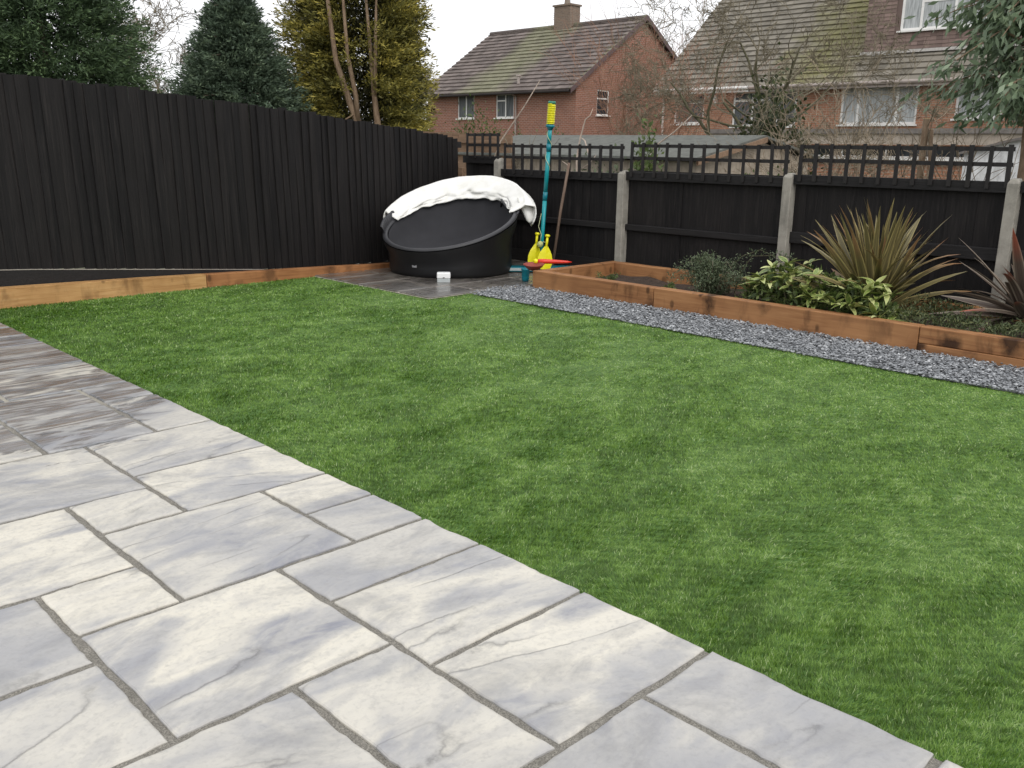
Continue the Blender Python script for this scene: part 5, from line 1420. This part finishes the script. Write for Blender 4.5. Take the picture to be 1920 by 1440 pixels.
rings = [(lambda a, r=r, f=f: tp(a, r + wob(a, 3, 0.012) * f + 0.012 * math.sin(f * 9), f * (rimz(a) - 0.02) if f > .2 else f * 0.4)) for r, f in outer]
m = ringmesh(rings); m.f.append(tuple(reversed(range(NA)))); m.obj('wall', MAT['tub_out'], tub, True)
# rolled rim
rr = []
for k in range(9):
    t_ = math.pi * 1.15 * k / 8 - 0.15
    rr.append(lambda a, t_=t_: tp(a, 0.682 + 0.027 * math.cos(t_), rimz(a) - 0.012 + 0.024 * math.sin(t_)))
ringmesh(rr).obj('rim', MAT['tub_rim'], tub, True)
inn = [(0.648, 0.0), (0.635, 0.10), (0.61, 0.3), (0.58, 0.55), (0.50, 0.80), (0.30, 0.9), (0.02, 0.92)]
rings = [(lambda a, r=r, f=f: tp(a, r + wob(a, 4, 0.008) * f, (rimz(a) - 0.012) * (1 - f) + f * (0.20 + 0.03 * math.cos(a)))) for r, f in inn]
m = ringmesh(rings); m.obj('lining', MAT['tub_in'], tub, True)
# small grey badge low on the wall
ab = math.radians(236)
o = MB().box(-0.028, 0.028, -0.004, 0.004, -0.012, 0.012).obj('badge', MAT['badge'], tub); o.location = tp(ab, 0.645, 0.115); o.rotation_euler = (0, 0, math.atan2(TS.y, TS.x) + (ab - math.radians(270)))

# white cover thrown over the back of the rim
def cover():
    root = empty('tub_cover', TC); tag(root, 'crumpled white cover draped over the back rim of the black tub', 'cover')
    a0, a1 = math.radians(155), math.radians(-10)
    NU, NV = 120, 22
    m = MB()
    for i in range(NU + 1):
        u = i / NU; a = a0 + (a1 - a0) * u
        e = math.sin(math.pi * min(1, max(0, (u * 0.90 + 0.05)))) ** 0.6
        right = max(0.0, (u - 0.80) / 0.20); left = max(0.0, (0.10 - u) / 0.10)
        hump = 0.050 + 0.155 * e - 0.01 * right
        z0 = rimz(a)
        for j in range(NV + 1):
            v = j / NV                      # 0 inside lower edge, 1 outside lower edge
            inside = -0.035 + 0.062 * e + 0.016 * mnoise.noise(Vector((a * 5, 0, 3)))
            if v < 0.35:
                f = v / 0.35; r = 0.628 - 0.03 * (1 - f) * e + 0.012 * math.sin(f * 3.14); z = z0 - inside * (1 - f) + 0.05 * f * e * 1.2 - 0.005
                fold = (mnoise.noise(Vector((a * 4.5, f * 3.0, 7))) * 0.045 + mnoise.noise(Vector((a * 9, f * 3, 2))) * 0.014) * e
                r += fold; z += fold * 0.35
            else:
                f = (v - 0.35) / 0.65; t_ = math.pi * 0.5 * min(1, f / 0.62)
                rtop = 0.64 + 0.13 * math.sin(t_)
                ztop = z0 + 0.05 * e + (hump - 0.05 * e) * (math.sin(math.pi * min(0.5 + 0.0, f / 0.62 * 0.5)) if f < 0.62 else 1.0)
                if f >= 0.62:
                    q = (f - 0.62) / 0.38; ztop = z0 + hump - q * (0.10 + 0.18 * e - 0.04 * left + 0.10 * right * (1 if u < 0.97 else 0.4)); rtop = 0.77 + 0.025 * math.sin(q * 3.1) + 0.10 * right * (1 - q * .35)
                r, z = rtop + 0.02 * right, ztop
                r += mnoise.noise(Vector((a * 3, f * 2.0, 11))) * 0.010
                z += mnoise.noise(Vector((a * 4, f * 3.0, 13))) * 0.007 + 0.002 * mnoise.noise(Vector((a * 14, f * 6, 1)))
            m.v.append(tuple(tp(a, r, z)))
    for i in range(NU):
        for j in range(NV):
            q = i * (NV + 1) + j; m.f.append((q, q + 1, q + NV + 2, q + NV + 1))
    o = m.obj('cover_sheet', MAT['cover'], root, True)
    s = o.modifiers.new('solid', 'SOLIDIFY'); s.thickness = 0.012; s.offset = 0
    # pointed corner hanging at the right end
    q = MB()
    def rp(s_, d_, z): return tuple(TS * s_ + TN * d_ + Vector((0, 0, z)))
    q.add([rp(0.66, 0.02, 0.80), rp(0.80, 0.0, 0.74), rp(0.885, -0.03, 0.615), rp(0.875, -0.05, 0.58), rp(0.835, -0.07, 0.485), rp(0.785, -0.06, 0.56), rp(0.75, -0.03, 0.66), rp(0.80, -0.09, 0.63)],
          [(0, 1, 7, 6), (1, 2, 7), (2, 3, 7), (3, 4, 7), (4, 5, 7), (5, 6, 7)])
    o = q.obj('hanging_corner', MAT['cover'], root, True)
    s = o.modifiers.new('sub', 'SUBSURF'); s.levels = s.render_levels = 2
    s = o.modifiers.new('solid', 'SOLIDIFY'); s.thickness = 0.012
    # dark gathered lining at the two ends
    for (aa, ab_, dz) in ((186, 149, 0.025), (6, -14, -0.035)):
        q = MB(); n1, n2 = 36, 8
        for i in range(n1 + 1):
            a = math.radians(aa + (ab_ - aa) * i / n1)
            for j in range(n2 + 1):
                f = j / n2
                r = 0.672 + 0.055 * f + 0.007 * math.sin(i * 1.55 + f * 2.0); z = rimz(a) - 0.04 + (0.10 + dz) * math.sin(f * math.pi * 0.62) + 0.006 * math.sin(i * 1.55)
                q.v.append(tuple(tp(a, r, z)))
        for i in range(n1):
            for j in range(n2):
                k = i * (n2 + 1) + j; q.f.append((k, k + 1, k + n2 + 2, k + n2 + 1))
        q.obj('gathered_lining', MAT['tub_rim'], root, True)
cover()
# black strap handle inside the right end of the rim
hd = MB().tube([tp(math.radians(8), 0.63, rimz(0.14) - 0.06), tp(math.radians(14), 0.585, rimz(0.24) + 0.005), tp(math.radians(24), 0.60, rimz(0.42) + 0.01), tp(math.radians(30), 0.63, rimz(0.52) - 0.08)], [0.012, 0.013, 0.013, 0.010], 8)
hd.obj('handle', MAT['tub_rim'], tub, True)

# small white box on the slabs
wb = empty('white_box', (5.69, 6.755, 0.0), math.atan2(TS.y, TS.x)); tag(wb, 'small white plastic box on the dark slabs in front of the black tub', 'box')
bevel(MB().box(-0.066, 0.066, -0.045, 0.045, 0.040, 0.098).obj('lid', MAT['white_plastic'], wb), 0.012, 3)
bevel(MB().box(-0.063, 0.063, -0.042, 0.042, 0.003, 0.039).obj('body', MAT['grey_plastic'], wb), 0.004, 2)
MB().box(-0.008, 0.010, -0.049, -0.0445, 0.048, 0.055).obj('latch', MAT['black_plastic'], wb)

# ================================================================== SWING-BALL SET
sb = empty('swing_ball_set', (7.0, 6.72, 0)); tag(sb, 'tall teal pole swing ball set with yellow coil top by the back fence', 'swing ball')
PT, PB = Vector((-0.0, -0.125, 1.735)), Vector((0.0, 0.0, 0.03))
pl = lambda f: PB.lerp(PT, f)
MB().tube([pl(0.0), pl(0.42)], [0.022, 0.022], 14).obj('pole', MAT['teal'], sb, True)
MB().tube([pl(0.42), pl(0.47)], [0.0245, 0.0245], 14).obj('pole_joint', MAT['teal_dark'], sb, True)
MB().tube([pl(0.47), pl(0.71)], [0.0215, 0.0215], 14).obj('pole', MAT['teal'], sb, True)
MB().tube([pl(0.71), pl(0.755)], [0.0245, 0.0245], 14).obj('pole_joint', MAT['teal_dark'], sb, True)
MB().tube([pl(0.755), pl(0.845)], [0.0215, 0.0215], 14).obj('pole', MAT['teal'], sb, True)
MB().tube([pl(0.835), pl(0.848), pl(0.853), pl(0.862), pl(0.868)], [0.024, 0.034, 0.046, 0.046, 0.030], 16).obj('collar', MAT['teal_dark'], sb, True)
MB().tube([pl(0.862), pl(0.985)], [0.033, 0.033], 14).obj('coil_core', MAT['yellow_dark'], sb, True)
pts, n = [], 260
ax = (PT - PB).normalized(); e1 = ax.orthogonal().normalized(); e2 = ax.cross(e1)
for i in range(n + 1):
    f = 0.868 + (0.982 - 0.868) * i / n; a = i / n * 11.5 * 2 * math.pi
    pts.append(pl(f) + (e1 * math.cos(a) + e2 * math.sin(a)) * 0.036)
MB().tube(pts, [0.0068] * (n + 1), 6).obj('coil', MAT['yellow'], sb, True)
MB().tube([pl(0.983), pl(0.99), pl(1.0)], [0.034, 0.04, 0.036], 14).obj('cap', MAT['green_cap'], sb, True)
# flat base board and foot
bb = MB().box(-0.09, 0.09, -0.52, 0.44, 0.0, 0.045)
o = bb.obj('base', MAT['teal_dark'], sb); o.location = (-0.08, 0.0, 0.012); o.rotation_euler = (0, 0, math.radians(50)); bevel(o, 0.012, 2)
o = MB().box(-0.094, -0.088, -0.06, 0.435, 0.012, 0.04).obj('base_strip', MAT['grey_plastic'], sb); o.location = (-0.09, 0.012, 0.012); o.rotation_euler = (0, 0, math.radians(50))
# cord and ball
bp = Vector((-0.06, -0.055, 0.295))
MB().tube([pl(0.34) + Vector((-0.02, 0.018, 0)), pl(0.26) + Vector((-0.035, 0.03, 0)), bp + Vector((0.01, -0.005, 0.10)), bp + Vector((0, 0, 0.03))], [0.0035] * 4, 6).obj('cord', MAT['cord'], sb, True)
pts = [pl(0.845 - 0.28 * i / 40) + (e1 * math.cos(i * .33) + e2 * math.sin(i * .33)) * 0.026 for i in range(41)]
MB().tube(pts, [0.003] * 41, 5).obj('cord', MAT['cord'], sb, True)
MB().lathe([(0.001, -0.033)] + [(0.033 * math.cos(q), 0.033 * math.sin(q)) for q in [(-1.3 + 2.6 * k / 10) for k in range(11)]] + [(0.001, 0.033)], 18).obj('ball', MAT['felt_ball'], sb, True, loc=bp)
MB().tube([bp + Vector((0.03, -0.03, 0.03)), pl(0.16) + Vector((-0.025, 0, 0)), Vector((-0.07, -0.17, 0.33))], [0.003] * 3, 5).obj('cord', MAT['cord'], sb, True)

def bat(loc, rz, tilt, label, mat):
    """toy bat standing blade down: flat teardrop blade with a ridge, round handle with a knob"""
    root = empty('toy_bat', loc, rz); tag(root, label, 'bat', 'yellow bats of the swing ball set')
    prof = [(0.0, 0.050), (0.02, 0.070), (0.06, 0.080), (0.11, 0.080), (0.16, 0.067), (0.20, 0.046), (0.235, 0.022), (0.25, 0.014)]
    m = MB(); n = len(prof)
    for (z, w) in prof:
        m.v += [(-w, 0, z), (0, -0.018, z), (w, 0, z), (0, 0.010, z)]
    for i in range(n - 1):
        for j in range(4):
            k = (j + 1) % 4; m.f.append((i * 4 + j, i * 4 + k, (i + 1) * 4 + k, (i + 1) * 4 + j))
    m.f += [(3, 2, 1, 0), tuple((n - 1) * 4 + j for j in range(4))]
    o = m.obj('blade', mat, root); bevel(o, 0.004)
    MB().tube([(0, 0, 0.235), (0, 0, 0.335)], [0.0145, 0.013], 10).obj('handle', mat, root, True)
    MB().lathe([(0.014, 0.33), (0.026, 0.342), (0.026, 0.356), (0.012, 0.362)], 12).obj('knob', mat, root, True)
    root.rotation_euler = (tilt[0], tilt[1], rz)
VR = math.atan2(TS.y, TS.x)
bat((6.83, 6.50, 0.055), VR, (-0.06, 0.10), 'right hand yellow toy bat standing in front of the other bat', MAT['yellow'])
bat((6.90, 6.715, 0.055), VR + .35, (-0.06, 0.13), 'yellow toy bat half hidden behind the pole and the tennis ball', MAT['yellow'])

# red toys resting on the corner of the bed
tb = empty('toy_bat', (6.235, 6.04, 0.232), 0); tag(tb, 'red tapered toy bat with yellow knob lying on the corner of the bed', 'bat')
d = Vector((0.755, -0.655, -0.02)).normalized()
MB().tube([d * 0.02, d * 0.08, d * 0.16, d * 0.30, d * 0.345], [0.022, 0.024, 0.021, 0.012, 0.004], 12).obj('shaft', MAT['red'], tb, True)
MB().lathe([(0.001, -0.024)] + [(0.024 * math.cos(q), 0.024 * math.sin(q)) for q in [(-1.3 + 2.6 * k / 8) for k in range(9)]] + [(0.001, 0.024)], 14).obj('knob', MAT['yellow'], tb, True)
sc = empty('toy_dish', (6.16, 5.99, 0.10), 0); tag(sc, 'faded red plastic dish under the toy bat at the bed corner', 'toy')
MB().lathe([(0.045, 0.075), (0.06, 0.077), (0.098, 0.112), (0.115, 0.135), (0.120, 0.138), (0.112, 0.130), (0.09, 0.108), (0.05, 0.085)], 24).obj('bowl', MAT['red_dull'], sc, True)
sc.rotation_euler = (0.05, -0.08, 0); sc.scale = (0.85, 0.85, 0.85)
# teal pot by the bed corner
tc = empty('teal_pot', (6.33, 6.27, 0.0)); tag(tc, 'small teal plastic pot on the slabs at the end of the raised bed', 'pot')
MB().lathe([(0.030, 0.004), (0.036, 0.03), (0.040, 0.115), (0.044, 0.118), (0.044, 0.132), (0.037, 0.132), (0.033, 0.03)], 18).obj('body', MAT['teal_dark'], tc, True)
# wooden pole leaning on the back fence
wp = empty('wooden_pole', (7.30, 6.82, 0)); tag(wp, 'thin brown wooden pole leaning against the back fence beside the swing ball set', 'pole')
MB().tube([(0.0, 0.0, 0.0), (0.06, -0.045, 0.6), (0.125, -0.095, 1.125)], [0.017, 0.016, 0.015], 10).obj('shaft', MAT['brown_wood'], wp, True)
